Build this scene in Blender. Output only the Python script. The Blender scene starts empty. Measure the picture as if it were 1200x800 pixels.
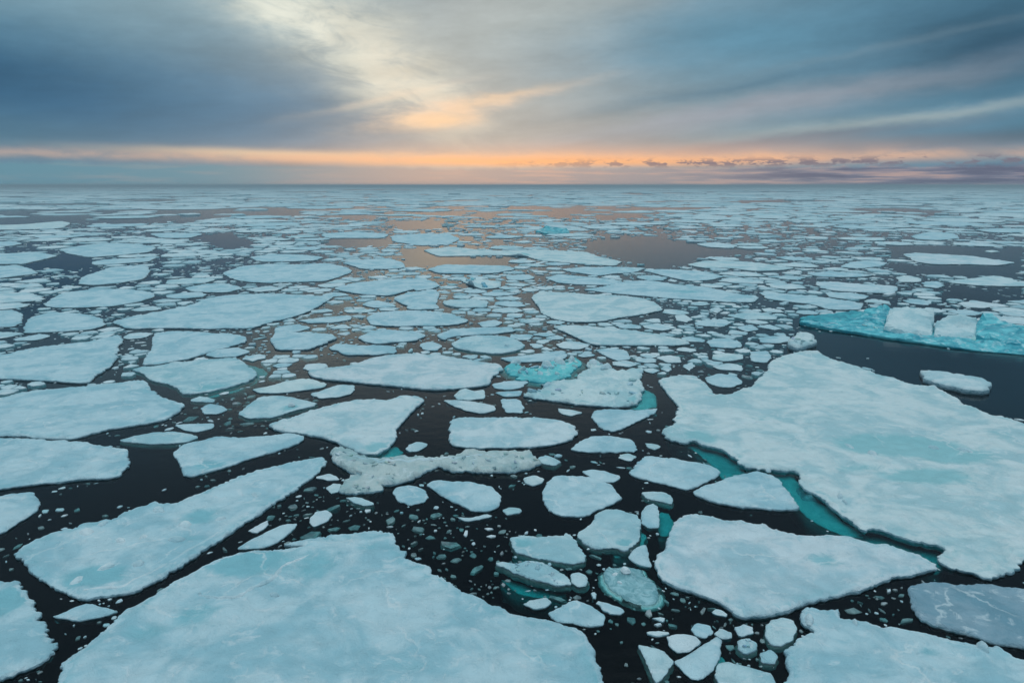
import bpy, math, random
import numpy as np
from mathutils import Vector, noise
from mathutils.geometry import delaunay_2d_cdt
from mathutils.kdtree import KDTree

sc = bpy.context.scene
R = math.radians
random.seed(7)
rng = np.random.default_rng(11)

# ---------------------------------------------------------------- camera
CAM_H = 15.0
cam_data = bpy.data.cameras.new('camera')
cam = bpy.data.objects.new('camera', cam_data)
sc.collection.objects.link(cam)
cam.location = (0, 0, CAM_H)
cam.rotation_euler = (R(90 - 12.88), 0, 0)
cam_data.sensor_width = 36
cam_data.lens = 24
cam_data.clip_start = 0.5
cam_data.clip_end = 200000
sc.camera = cam

# ---------------------------------------------------------------- colour and render settings
sc.view_settings.view_transform = 'Standard'
sc.view_settings.look = 'None'
sc.view_settings.exposure = 0
sc.view_settings.gamma = 1
sc.cycles.use_denoising = True
sc.cycles.max_bounces = 6
sc.cycles.transparent_max_bounces = 16
sc.cycles.volume_bounces = 0

SUN_AZ, SUN_EL = -6.3, 4.5       # degrees: the sun stands behind the cloud left of the middle

# ---------------------------------------------------------------- node helpers
def lin(r, g, b):
    f = lambda c: (c / 255 / 12.92) if c / 255 <= 0.04045 else ((c / 255 + 0.055) / 1.055) ** 2.4
    return (f(r), f(g), f(b), 1)

class NG:
    def __init__(s, tree): s.t = tree
    def n(s, typ, **k):
        o = s.t.nodes.new(typ)
        for a, b in k.items(): setattr(o, a, b)
        return o
    def put(s, sock, v):
        if hasattr(v, 'links'): s.t.links.new(v, sock)
        else: sock.default_value = v
    def m(s, op, a, b=None, c=None, clamp=False):
        o = s.n('ShaderNodeMath', operation=op, use_clamp=clamp)
        s.put(o.inputs[0], a)
        if b is not None: s.put(o.inputs[1], b)
        if c is not None: s.put(o.inputs[2], c)
        return o.outputs[0]
    def v(s, op, a, b=None):
        o = s.n('ShaderNodeVectorMath', operation=op)
        s.put(o.inputs[0], a)
        if b is not None: s.put(o.inputs[1], b)
        return o.outputs['Value'] if op in ('LENGTH', 'DOT_PRODUCT') else o.outputs['Vector']
    def xyz(s, x, y, z=0.0):
        o = s.n('ShaderNodeCombineXYZ')
        for i, q in enumerate((x, y, z)): s.put(o.inputs[i], q)
        return o.outputs[0]
    def mix(s, f, a, b, blend='MIX'):
        o = s.n('ShaderNodeMix', data_type='RGBA', blend_type=blend)
        s.put(o.inputs[0], f); s.put(o.inputs[6], a); s.put(o.inputs[7], b)
        return o.outputs[2]
    def rng(s, x, a, b, c=0.0, d=1.0, smooth=True):
        o = s.n('ShaderNodeMapRange', interpolation_type='SMOOTHSTEP' if smooth else 'LINEAR')
        s.put(o.inputs[0], x)
        for i, q in enumerate((a, b, c, d)): s.put(o.inputs[i + 1], q)
        return o.outputs[0]
    def noise(s, vec, scale=1.0, detail=3.0, rough=0.5, out='Fac', dist=0.0):
        o = s.n('ShaderNodeTexNoise')
        s.put(o.inputs['Vector'], vec)
        o.inputs['Scale'].default_value = scale
        o.inputs['Detail'].default_value = detail
        o.inputs['Roughness'].default_value = rough
        o.inputs['Distortion'].default_value = dist
        return o.outputs[out]

# ---------------------------------------------------------------- sky
world = bpy.data.worlds.new('World')
sc.world = world
world.use_nodes = True
wt = world.node_tree
wt.nodes.clear()
g = NG(wt)
tc = g.n('ShaderNodeTexCoord').outputs['Generated']
sp = g.n('ShaderNodeSeparateXYZ'); g.put(sp.inputs[0], tc)
X, Y, Z = sp.outputs
AZ = g.m('MULTIPLY', g.m('ARCTAN2', X, Y), 57.29578)
EL = g.m('MULTIPLY', g.m('ARCSINE', Z), 57.29578)
base_vec = g.xyz(AZ, EL)
# the clouds are drawn out sideways: noise runs on a flattened coordinate
wv = g.noise(g.xyz(g.m('MULTIPLY', AZ, 0.06), g.m('MULTIPLY', EL, 0.17)), 1.0, 6, 0.62, out='Color')
wsep = g.n('ShaderNodeSeparateXYZ'); g.put(wsep.inputs[0], wv)
WX = g.m('MULTIPLY', g.m('SUBTRACT', wsep.outputs[0], 0.5), 12.0)
elw = g.rng(EL, 1.5, 7.0, 0.15, 1.0)
WY = g.m('MULTIPLY', g.m('MULTIPLY', g.m('SUBTRACT', wsep.outputs[1], 0.5), 3.4), elw)
P = g.xyz(g.m('ADD', AZ, WX), g.m('ADD', EL, WY))

bk = g.noise(g.xyz(g.m('ADD', g.m('MULTIPLY', AZ, 0.22), g.m('MULTIPLY', EL, 0.16)), g.m('MULTIPLY', EL, 0.55), 12.0), 1.0, 6, 0.62, dist=0.6)
BRK = g.rng(bk, 0.30, 0.60, 0.30, 1.0)
def streak(col, az, el, sx, sy, ang, rgb, k, vec=None, broken=False):
    mp = g.n('ShaderNodeMapping', vector_type='TEXTURE')
    g.put(mp.inputs[0], vec or P)
    mp.inputs['Location'].default_value = (az, el, 0)
    mp.inputs['Rotation'].default_value = (0, 0, R(ang))
    mp.inputs['Scale'].default_value = (sx, sy, 1)
    L = g.v('LENGTH', mp.outputs[0])
    f = g.m('MULTIPLY', g.m('EXPONENT', g.m('MULTIPLY', g.m('MULTIPLY', L, L), -1.0)), k)
    if broken: f = g.m('MULTIPLY', f, BRK)
    return g.mix(f, col, lin(*rgb))

gm = g.m('EXPONENT', g.m('MULTIPLY', g.m('POWER', g.m('MULTIPLY', g.m('ADD', AZ, 2.0), 1 / 19.0), 2.0), -1.0))
col = g.mix(gm, lin(84, 134, 160), lin(168, 176, 178))
for a in [
    (-26, 13, 16, 3.0, 0, (140, 170, 182), 0.7),
    (-34, 6.2, 14, 2.9, -6, (40, 92, 128), 0.95),
    (-18, 4.8, 13, 2.5, -4, (70, 122, 156), 0.9),
    (-13.5, 10.8, 11, 2.7, -30, (230, 234, 220), 0.95, None, True),
    (-16, 12, 4, 1.2, -30, (240, 242, 228), 0.7, None, True),
    (-8.5, 7.8, 6, 2.2, -35, (228, 222, 206), 0.95, None, True),
    (2, 12.5, 10, 2.8, 10, (188, 196, 192), 0.6),
    (17, 10.6, 13, 3.2, 0, (94, 146, 172), 0.9),
    (35, 9.5, 10, 3.4, 0, (46, 86, 112), 0.95),
    (3, 4.3, 14, 1.3, 0, (178, 174, 170), 0.5),
    (19, 5.6, 15, 0.85, 8, (156, 162, 174), 0.75),
    (20, 7.6, 14, 0.5, 9, (88, 128, 152), 0.6),
    (26, 9.3, 12, 0.4, 9, (110, 140, 158), 0.5),
    (27, 4.4, 15, 0.45, 6, (162, 178, 182), 0.75),
    (22, 3.4, 12, 0.4, 5, (112, 128, 146), 0.6),
    (36, 3.3, 9, 0.6, 3, (72, 106, 128), 0.65),
    (-5.8, 5.4, 4.0, 0.8, 10, (246, 214, 188), 1.0, None, True),
    (-6.6, 4.9, 2.4, 0.4, 6, (255, 216, 176), 0.9),
    (-2.0, 6.3, 6, 0.42, 12, (240, 212, 184), 0.8),
    (-9, 6.6, 5, 0.35, 14, (236, 220, 200), 0.5),
    ]:
    col = streak(col, *a)
# fine drawn-out structure in the cloud sheet
fn = g.noise(g.xyz(g.m('MULTIPLY', g.m('ADD', AZ, g.m('MULTIPLY', EL, -1.2)), 0.13), g.m('MULTIPLY', EL, 0.5), 3.0), 1.0, 6, 0.58)
rp = g.noise(g.xyz(g.m('MULTIPLY', AZ, 0.9), g.m('MULTIPLY', EL, 2.2), 7.0), 1.0, 3, 0.6)
fac = g.m('ADD', g.m('MULTIPLY', g.m('SUBTRACT', fn, 0.5), 0.52), 1.0)
fac = g.m('ADD', fac, g.m('MULTIPLY', g.m('MULTIPLY', g.m('SUBTRACT', rp, 0.5), 0.12), g.rng(EL, 4.0, 9.0)))
col = g.mix(1.0, col, g.xyz(fac, fac, fac), 'MULTIPLY')
# the glowing clear strip just above the low bank
P2 = g.xyz(AZ, g.m('ADD', EL, g.m('MULTIPLY', WY, 0.8)))
col = streak(col, 9, 2.6, 20, 0.8, 0, (222, 178, 158), 0.60, P2)
col = streak(col, -18, 2.35, 10, 0.34, -1, (226, 204, 176), 0.85, P2)
col = streak(col, 0, 2.1, 60, 0.34, 0, (226, 190, 168), 0.6, P2, True)
col = streak(col, 6, 2.1, 21, 0.50, 0, (246, 192, 156), 0.95, P2, True)
col = streak(col, 6, 2.05, 20, 0.40, 0, (246, 192, 156), 0.6, P2)
col = streak(col, 4, 1.85, 15, 0.36, 0, (255, 184, 130), 0.8, P2)
# small dark puffs riding in the strip, towards the right
pn = g.noise(g.xyz(g.m('MULTIPLY', AZ, 0.85), g.m('MULTIPLY', EL, 2.3), 1.3), 1.0, 5, 0.6)
pm = g.m('MULTIPLY', g.rng(pn, 0.50, 0.58), g.m('MULTIPLY', g.rng(AZ, -6.0, 14.0), g.m('EXPONENT', g.m('MULTIPLY', g.m('POWER', g.m('MULTIPLY', g.m('SUBTRACT', EL, 1.68), 1 / 0.32), 2.0), -1.0))))
col = g.mix(g.m('MULTIPLY', pm, 0.9), col, lin(122, 118, 134))
# low cloud bank on the horizon
en = g.noise(g.xyz(g.m('MULTIPLY', AZ, 0.45), 0.0, 5.0), 1.0, 6, 0.65)
top = g.m('ADD', g.m('ADD', 1.05, g.m('MULTIPLY', g.m('SUBTRACT', en, 0.5), 0.9)), g.rng(AZ, -30.0, 0.0, 0.45, 0.28))
bank = g.rng(g.m('SUBTRACT', EL, top), -0.22, 0.16, 1.0, 0.0)
bn = g.noise(g.xyz(g.m('MULTIPLY', AZ, 0.16), g.m('MULTIPLY', EL, 2.4), 9.0), 1.0, 5, 0.6)
bcol = g.mix(g.rng(AZ, -26.0, -4.0), lin(96, 148, 168), lin(160, 156, 162))
bcol = g.mix(g.rng(AZ, 8.0, 30.0), bcol, lin(126, 130, 150))
bcol = g.mix(g.m('MULTIPLY', g.rng(bn, 0.46, 0.68), g.rng(AZ, -12.0, 4.0, 0.15, 0.7)), bcol, lin(208, 174, 162))
bcol = g.mix(g.m('MULTIPLY', g.rng(bn, 0.55, 0.36), g.rng(AZ, 10.0, 26.0)), bcol, lin(98, 104, 128))
col = g.mix(g.m('MULTIPLY', bank, 0.92), col, bcol)
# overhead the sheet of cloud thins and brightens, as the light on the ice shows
md = g.rng(EL, 13.5, 24.0)  # darker cloud band above the view, added to darken and cool water reflections
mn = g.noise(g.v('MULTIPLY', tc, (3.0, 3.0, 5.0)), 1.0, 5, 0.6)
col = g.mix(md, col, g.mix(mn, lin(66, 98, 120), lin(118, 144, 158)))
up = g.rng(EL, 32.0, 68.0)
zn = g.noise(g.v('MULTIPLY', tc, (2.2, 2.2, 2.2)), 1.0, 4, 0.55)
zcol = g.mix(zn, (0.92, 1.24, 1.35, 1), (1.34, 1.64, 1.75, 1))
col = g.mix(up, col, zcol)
# below the horizon: dark sea
col = g.mix(g.rng(EL, -0.6, -0.05, 1.0, 0.0), col, lin(70, 95, 108))
sky = g.n('ShaderNodeTexSky', sky_type='NISHITA', sun_disc=False)
sky.sun_elevation = R(SUN_EL); sky.sun_rotation = R(SUN_AZ)
b1 = g.n('ShaderNodeBackground'); g.put(b1.inputs[0], sky.outputs[0]); b1.inputs[1].default_value = 0.05
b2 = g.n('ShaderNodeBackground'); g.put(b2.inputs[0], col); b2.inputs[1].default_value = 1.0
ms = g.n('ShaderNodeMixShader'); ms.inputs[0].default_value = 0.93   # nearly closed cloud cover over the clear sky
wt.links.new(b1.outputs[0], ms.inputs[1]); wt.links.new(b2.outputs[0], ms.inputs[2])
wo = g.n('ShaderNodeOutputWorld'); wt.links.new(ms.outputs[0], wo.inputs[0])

# ---------------------------------------------------------------- sun, veiled by cloud
sd = bpy.data.lights.new('sun', 'SUN')
sd.energy = 0.004; sd.angle = R(18); sd.color = (1.0, 0.80, 0.60)
sun = bpy.data.objects.new('sun', sd); sc.collection.objects.link(sun)
dsun = Vector((math.sin(R(SUN_AZ)) * math.cos(R(SUN_EL)), math.cos(R(SUN_AZ)) * math.cos(R(SUN_EL)), math.sin(R(SUN_EL))))
sun.rotation_euler = dsun.to_track_quat('Z', 'Y').to_euler()

# ---------------------------------------------------------------- materials
def new_mat(name):
    m = bpy.data.materials.new(name); m.use_nodes = True
    m.node_tree.nodes.clear()
    return m, NG(m.node_tree)

def out(gg, shader, vol=None):
    o = gg.n('ShaderNodeOutputMaterial')
    if shader is not None: gg.t.links.new(shader, o.inputs[0])
    if vol is not None: gg.t.links.new(vol, o.inputs[1])

def snow_mat(name, stuff=False):
    m, q = new_mat(name)
    geo = q.n('ShaderNodeNewGeometry')
    pos = geo.outputs['Position']
    if stuff:
        rnd = geo.outputs['Random Per Island']
        tone = q.mix(q.rng(rnd, 0.0, 0.55, smooth=False), (0.52, 0.68, 0.73, 1), (0.80, 0.88, 0.90, 1))
        tone = q.mix(q.rng(rnd, 0.6, 1.0, smooth=False), tone, (0.88, 0.91, 0.92, 1))
        wet = None
    else:
        tone = q.n('ShaderNodeObjectInfo').outputs['Color']
        wet = q.n('ShaderNodeAttribute', attribute_name='wet').outputs['Fac']
    big = q.noise(pos, 0.32, 5, 0.6, dist=0.6)
    mid = q.noise(q.v('MULTIPLY', pos, (1.0, 1.1, 1.0)), 1.3, 6, 0.68, dist=0.5)
    fine = q.noise(pos, 9.0, 4, 0.7)
    damp = q.mix(1.0, tone, (0.58, 0.78, 0.83, 1), 'MULTIPLY')       # water-soaked snow
    c = q.mix(q.m('MULTIPLY', q.rng(big, 0.42, 0.62), 0.85), tone, damp)
    c = q.mix(q.m('MULTIPLY', q.rng(mid, 0.52, 0.68), 0.45), c, damp)
    c = q.mix(q.m('MULTIPLY', q.rng(mid, 0.46, 0.32), 0.55), c, (0.86, 0.90, 0.92, 1))   # wind-packed dry snow
    c = q.mix(q.m('MULTIPLY', q.rng(fine, 0.58, 0.74), 0.35), c, damp)
    if wet is not None:
        wn = q.m('ADD', wet, q.m('MULTIPLY', q.m('SUBTRACT', mid, 0.5), 0.7))
        c = q.mix(q.m('MULTIPLY', q.rng(wn, 0.32, 0.72), 0.92), c, q.mix(1.0, tone, (0.44, 0.75, 0.79, 1), 'MULTIPLY'))
    # low winding ridges where thin sheets once met
    wv3 = q.noise(pos, 0.8, 4, 0.6, out='Color')
    vp = q.v('ADD', q.v('MULTIPLY', pos, (0.22, 0.22, 0.0)), q.v('MULTIPLY', wv3, (0.45, 0.45, 0.0)))
    vo = q.n('ShaderNodeTexVoronoi', feature='DISTANCE_TO_EDGE', voronoi_dimensions='2D')
    vo.inputs['Scale'].default_value = 1.0
    q.put(vo.inputs['Vector'], vp)
    msk = q.rng(q.noise(pos, 0.25, 3, 0.5), 0.47, 0.60)
    ridge_f = q.m('MULTIPLY', q.rng(vo.outputs['Distance'], 0.026, 0.002), msk)
    c = q.mix(q.m('MULTIPLY', ridge_f, 0.55), c, (0.88, 0.92, 0.93, 1))
    b = q.n('ShaderNodeBsdfPrincipled')
    q.put(b.inputs['Base Color'], c)
    q.put(b.inputs['Roughness'], q.rng(mid, 0.45, 0.7, 0.78, 0.42))
    b.inputs['Specular IOR Level'].default_value = 0.35
    bh = q.m('ADD', q.m('MULTIPLY', mid, 0.30), q.m('MULTIPLY', fine, 0.05))
    bh = q.m('ADD', bh, q.m('MULTIPLY', ridge_f, 0.02))
    bu = q.n('ShaderNodeBump'); bu.inputs['Strength'].default_value = 0.8; bu.inputs['Distance'].default_value = 1.0
    q.put(bu.inputs['Height'], bh)
    q.put(b.inputs['Normal'], bu.outputs[0])
    out(q, b.outputs[0])
    return m

def ice_mat(name, rgb, rgb2, rough=0.35, scale=1.6, frost=0.0):
    m, q = new_mat(name)
    pos = q.n('ShaderNodeNewGeometry').outputs['Position']
    n1 = q.noise(q.v('MULTIPLY', pos, (1, 1, 3)), scale, 5, 0.65, dist=0.8)
    b = q.n('ShaderNodeBsdfPrincipled')
    c = q.mix(q.rng(n1, 0.35, 0.65), rgb, rgb2)
    if frost:      # snow lying on the flatter parts
        nz = q.n('ShaderNodeSeparateXYZ'); q.put(nz.inputs[0], q.n('ShaderNodeNewGeometry').outputs['Normal'])
        n3 = q.noise(pos, 1.1, 5, 0.7)
        c = q.mix(q.m('MULTIPLY', q.rng(nz.outputs[2], 0.72, 0.95), q.rng(n3, 0.50, 0.62, 0.0, frost)), c, (0.62, 0.82, 0.85, 1))
    q.put(b.inputs['Base Color'], c)
    b.inputs['Roughness'].default_value = rough
    bu = q.n('ShaderNodeBump'); bu.inputs['Strength'].default_value = 0.6; bu.inputs['Distance'].default_value = 0.15
    q.put(bu.inputs['Height'], n1); q.put(b.inputs['Normal'], bu.outputs[0])
    out(q, b.outputs[0])
    return m

M_snow = snow_mat('snow')
M_snow_stuff = snow_mat('snow_scattered', True)
M_side = ice_mat('ice_edge', (0.16, 0.32, 0.38, 1), (0.48, 0.62, 0.68, 1), 0.35, 3.0)
M_wet = ice_mat('submerged_ice', (0.42, 0.62, 0.64, 1), (0.66, 0.80, 0.80, 1), 0.5, 0.9)
M_blue = ice_mat('turquoise_ice', (0.01, 0.32, 0.42, 1), (0.16, 0.68, 0.74, 1), 0.25, 0.6, 0.65)
M_slush = ice_mat('sunken_slush', (0.16, 0.20, 0.22, 1), (0.42, 0.46, 0.47, 1), 0.5, 2.0)
M_glass = ice_mat('glassy_ice', (0.20, 0.42, 0.46, 1), (0.42, 0.66, 0.70, 1), 0.12, 2.5)

def water_material():
    m, q = new_mat('sea_water')
    pos = q.n('ShaderNodeNewGeometry').outputs['Position']
    n1 = q.noise(q.v('MULTIPLY', pos, (0.7, 1.0, 1)), 1.4, 4, 0.6)
    n2 = q.noise(pos, 0.15, 3, 0.5)
    bu = q.n('ShaderNodeBump'); bu.inputs['Strength'].default_value = 0.35; bu.inputs['Distance'].default_value = 0.06
    q.put(bu.inputs['Height'], q.m('ADD', n1, q.m('MULTIPLY', n2, 1.5)))
    fr = q.n('ShaderNodeFresnel'); fr.inputs['IOR'].default_value = 1.33
    gl = q.n('ShaderNodeBsdfGlossy'); gl.inputs['Roughness'].default_value = 0.05
    gl.inputs['Color'].default_value = (0.76, 0.79, 0.83, 1)   # ruffled water gives back less than a flat mirror
    q.put(gl.inputs['Normal'], bu.outputs[0])
    tr = q.n('ShaderNodeBsdfTransparent'); tr.inputs['Color'].default_value = (0.97, 0.99, 0.99, 1)
    mx = q.n('ShaderNodeMixShader')
    q.put(mx.inputs[0], fr.outputs[0]); q.put(mx.inputs[1], tr.outputs[0]); q.put(mx.inputs[2], gl.outputs[0])
    va = q.n('ShaderNodeVolumeAbsorption')
    va.inputs['Color'].default_value = (0.0, 0.82, 0.83, 1); va.inputs['Density'].default_value = 3.2
    out(q, mx.outputs[0], va.outputs[0])
    return m

def flat_mat(name, rgb, rough=0.9):
    m, q = new_mat(name)
    pos = q.n('ShaderNodeNewGeometry').outputs['Position']
    n1 = q.noise(pos, 0.2, 4, 0.6)
    b = q.n('ShaderNodeBsdfPrincipled')
    q.put(b.inputs['Base Color'], q.mix(n1, tuple(c * 0.7 for c in rgb[:3]) + (1,), tuple(c * 1.3 for c in rgb[:3]) + (1,)))
    b.inputs['Roughness'].default_value = rough
    out(q, b.outputs[0])
    return m

# ---------------------------------------------------------------- object helpers
COL = sc.collection
def link(name, me, parent=None, loc=(0, 0, 0), rot=0.0, scale=(1, 1, 1), color=None, **props):
    o = bpy.data.objects.new(name, me); COL.objects.link(o)
    o.location = loc; o.rotation_euler = (0, 0, rot); o.scale = scale
    if color: o.color = (*color, 1)
    if parent: o.parent = parent
    for k, v in props.items(): o[k] = v
    return o

def make_mesh(name, verts, faces, mats, mi=None, wet=None, smooth=True):
    me = bpy.data.meshes.new(name)
    me.from_pydata(verts, [], faces)
    for m in mats: me.materials.append(m)
    if mi is not None: me.polygons.foreach_set('material_index', mi)
    if smooth: me.polygons.foreach_set('use_smooth', [True] * len(me.polygons))
    if wet is not None:
        a = me.attributes.new('wet', 'FLOAT', 'POINT'); a.data.foreach_set('value', wet)
    me.update()
    return me

def box_mesh(name, x0, x1, y0, y1, z0, z1, mat):
    v = [(x, y, z) for z in (z0, z1) for y in (y0, y1) for x in (x0, x1)]
    f = [(0, 2, 3, 1), (4, 5, 7, 6), (0, 1, 5, 4), (2, 6, 7, 3), (0, 4, 6, 2), (1, 3, 7, 5)]
    return make_mesh(name, v, f, [mat], smooth=False)

# ---------------------------------------------------------------- the setting: sea
FAR = 60000.0
link('water', box_mesh('water', -FAR, FAR, -3000, FAR, -7.0, 0.0, water_material()), kind='structure')
link('deep_water_sheet', box_mesh('deep_water_sheet', -FAR + 10, FAR - 10, -2990, FAR - 10, -6.5, -5.0, flat_mat('dark_depth', (0.012, 0.022, 0.026))), kind='structure')  # near-black sheet added below the surface, stands in for dark deep water

# ---------------------------------------------------------------- floe geometry
TONES = {'w': (0.79, 0.87, 0.89), 'b': (0.63, 0.79, 0.84), 'g': (0.34, 0.47, 0.55),
         'c': (0.65, 0.80, 0.83), 'd': (0.66, 0.72, 0.70), 't': (0.22, 0.72, 0.74)}

def fbm(x, y, z, s, o=3):
    return noise.fractal(Vector((x * s, y * s, z)), 1.0, 2.0, o)

def area(p):
    x, y = p[:, 0], p[:, 1]
    return 0.5 * np.sum(x * np.roll(y, -1) - y * np.roll(x, -1))

def refine(pts, step, amp, seed, cut=0.13):
    """Round the corners a little, resample at STEP and roughen the outline by AMP."""
    p = np.array(pts, float)
    if area(p) < 0: p = p[::-1]
    nx = np.roll(p, -1, 0)
    q = np.empty((len(p) * 2, 2)); q[0::2] = p * (1 - cut) + nx * cut; q[1::2] = p * cut + nx * (1 - cut)
    nx = np.roll(q, -1, 0); res = []
    for a, b in zip(q, nx):
        n = max(1, int(np.hypot(*(b - a)) / step + 0.5))
        for i in range(n): res.append(a + (b - a) * i / n)
    q = np.array(res)
    t = np.roll(q, -1, 0) - np.roll(q, 1, 0)
    L = np.hypot(t[:, 0], t[:, 1]) + 1e-9
    nrm = np.stack([t[:, 1] / L, -t[:, 0] / L], 1)
    off = np.array([fbm(x, y, seed, 1 / (step * 9), 2) * 1.0 + fbm(x, y, seed + 9, 1 / (step * 2.2), 2) * 0.9 for x, y in q])
    off += np.random.default_rng(int(abs(seed) * 10) + 1).uniform(-0.25, 0.25, len(off))
    var = np.array([0.35 + 2.0 * abs(noise.noise(Vector((x, y, seed)) / (step * 45))) for x, y in q])
    return q + nrm * (off * amp * (0.5 + var))[:, None]

def normals(p):
    t = np.roll(p, -1, 0) - np.roll(p, 1, 0)
    L = np.hypot(t[:, 0], t[:, 1]) + 1e-9
    return np.stack([t[:, 1] / L, -t[:, 0] / L], 1)

def inside(poly, pts):
    r = np.zeros(len(pts), bool)
    a = poly; b = np.roll(poly, -1, 0)
    px, py = pts[:, 0], pts[:, 1]
    for (x0, y0), (x1, y1) in zip(a, b):
        if y0 == y1: continue
        c = (y0 > py) != (y1 > py)
        r ^= c & (px < (x1 - x0) * (py - y0) / (y1 - y0) + x0)
    return r

def edge_dist(poly, pts):
    a = poly; ab = np.roll(poly, -1, 0) - a
    l2 = (ab ** 2).sum(1) + 1e-12
    d = np.full(len(pts), 1e9)
    for i in range(len(a)):
        ap = pts - a[i]
        t = np.clip((ap @ ab[i]) / l2[i], 0, 1)
        dd = ap - t[:, None] * ab[i]
        np.minimum(d, (dd ** 2).sum(1), out=d)
    return np.sqrt(d)

def floe_mesh(name, ring, fb, gs, seed, rough=1.0, wetspots=(), skirt=-0.16, draft=0.35, mats=None,
              tilt=(0, 0), z0=0.0, sink=False, wash=0.0, bumps=()):
    """A slab of ice: relief on top, broken sides, a skirt under the water."""
    ring = np.array(ring)
    c = ring.mean(0); n = len(ring)
    lo, hi = ring.min(0), ring.max(0)
    gx = np.arange(lo[0], hi[0], gs); gy = np.arange(lo[1], hi[1], gs)
    G = np.stack(np.meshgrid(gx, gy), -1).reshape(-1, 2)
    G = G + rng.uniform(-0.35, 0.35, G.shape) * gs
    nr = normals(ring)
    bev = min(0.07, 0.12 * math.sqrt(abs(area(ring))))
    inset = ring[::2] - nr[::2] * bev
    G = np.vstack([G, inset]) if len(G) else inset
    G = G[inside(ring, G)]
    D = edge_dist(ring, G) if len(G) else np.zeros(0)
    keep = D > min(0.5 * gs, 0.6 * bev)
    G, D = G[keep], D[keep]
    allp = np.vstack([ring, G])
    cons = [(i, (i + 1) % n) for i in range(n)]
    vo, eo, fo, ov, oe, of = delaunay_2d_cdt([Vector(p) for p in allp], cons, [], 1, 1e-5)
    P0 = np.array([(v.x, v.y) for v in vo])
    dist = edge_dist(ring, P0); dist[[i for i, s in enumerate(ov) if any(k < n for k in s)]] = 0
    prof = 1 - np.exp(-dist / (bev * 0.6))
    rim_z = {}
    verts = []; wet = []
    big = math.sqrt(abs(area(ring)))
    rel = min(1.0, 0.25 + big / 8)
    for i, (x, y) in enumerate(P0):
        e = prof[i]
        z = fb * (0.72 + 0.28 * e)
        z += e * rel * rough * (0.10 * fbm(x, y, seed, 0.7, 4) + 0.09 * max(0, fbm(x, y, seed + 3, 1.8, 3)))
        z += 0.03 * rough * rel * math.exp(-((dist[i] - 0.28) / 0.16) ** 2) * (0.5 + noise.noise(Vector((x * 1.5, y * 1.5, seed))))
        if rough > 1.5:
            z += e * 0.05 * rough * abs(noise.noise(Vector((x * 1.6, y * 1.6, seed)))) * rel * 1.6
            z += e * 0.04 * rough * max(0, noise.noise(Vector((x * 4, y * 4, seed)))) * rel
        for bx, by, br, bh in bumps:
            z += bh * math.exp(-((x - bx) ** 2 + (y - by) ** 2) / br ** 2) * (1 + 0.5 * noise.noise(Vector((x * 5, y * 5, seed))))
        z += (x - c[0]) * tilt[0] + (y - c[1]) * tilt[1] - wash * (1 - 0.6 * e)
        w_ = 0.0
        for wx, wy, rx, ry, k in wetspots:
            w_ = max(w_, k * math.exp(-(((x - wx) / rx) ** 2 + ((y - wy) / ry) ** 2)))
        if big > 1.2: w_ = max(w_, 0.60 * math.exp(-dist[i] / min(1.3, 0.12 * big)))
        if big > 1.2 and dist[i] < 0.12: w_ *= 0.1
        verts.append((x - c[0], y - c[1], z + z0 - 0.05 * w_ * (w_ > 0.5))); wet.append(w_)
    faces = [tuple(f) for f in fo]
    mi = [0] * len(faces)
    # side walls
    first = {}
    for i, s in enumerate(ov):
        for k in s:
            if k < n: first[k] = i
    idx = [first[k] for k in range(n)]
    base = idx; prev = idx
    jag = np.array([fbm(x, y, seed + 20, 1.3, 2) for x, y in ring])
    jag2 = np.array([fbm(x, y, seed + 30, 0.5, 2) for x, y in ring])
    if skirt < 0: skirt = -min(-skirt, 0.06 * big); draft = min(draft, 0.12 * big + 0.05)
    levels = [(0.30 * fb, 0.015 + 0.03 * jag, 1), (-0.02, -0.01 + 0.05 * jag, 1),
              (-0.16, skirt * (0.55 + 0.9 * np.clip(jag2 + 0.2, 0, 1)), 2), (-draft, (skirt * 2.5 if skirt < 0 else -0.1) + 0 * jag, 2)]
    for lv, offv, mt in levels:
        ids = []
        for k in range(n):
            zt = verts[idx[k]][2]
            x, y = ring[k] + nr[k] * offv[k]
            zz = (lv + z0) if not sink else zt + (lv - 0.3 * fb)
            if lv > 0: zz = min(zz, zt - 0.01)
            if tilt != (0, 0) and lv > 0: zz = zt - 0.3 * (zt)
            verts.append((x - c[0], y - c[1], zz)); wet.append(0.0); ids.append(len(verts) - 1)
        for k in range(n):
            k2 = (k + 1) % n
            faces.append((prev[k], ids[k], ids[k2], prev[k2])); mi.append(mt)
        prev = ids
    me = make_mesh(name, verts, faces, mats or [M_snow, M_side, M_side if skirt < 0 else M_wet], mi, wet)
    return me, c

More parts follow.
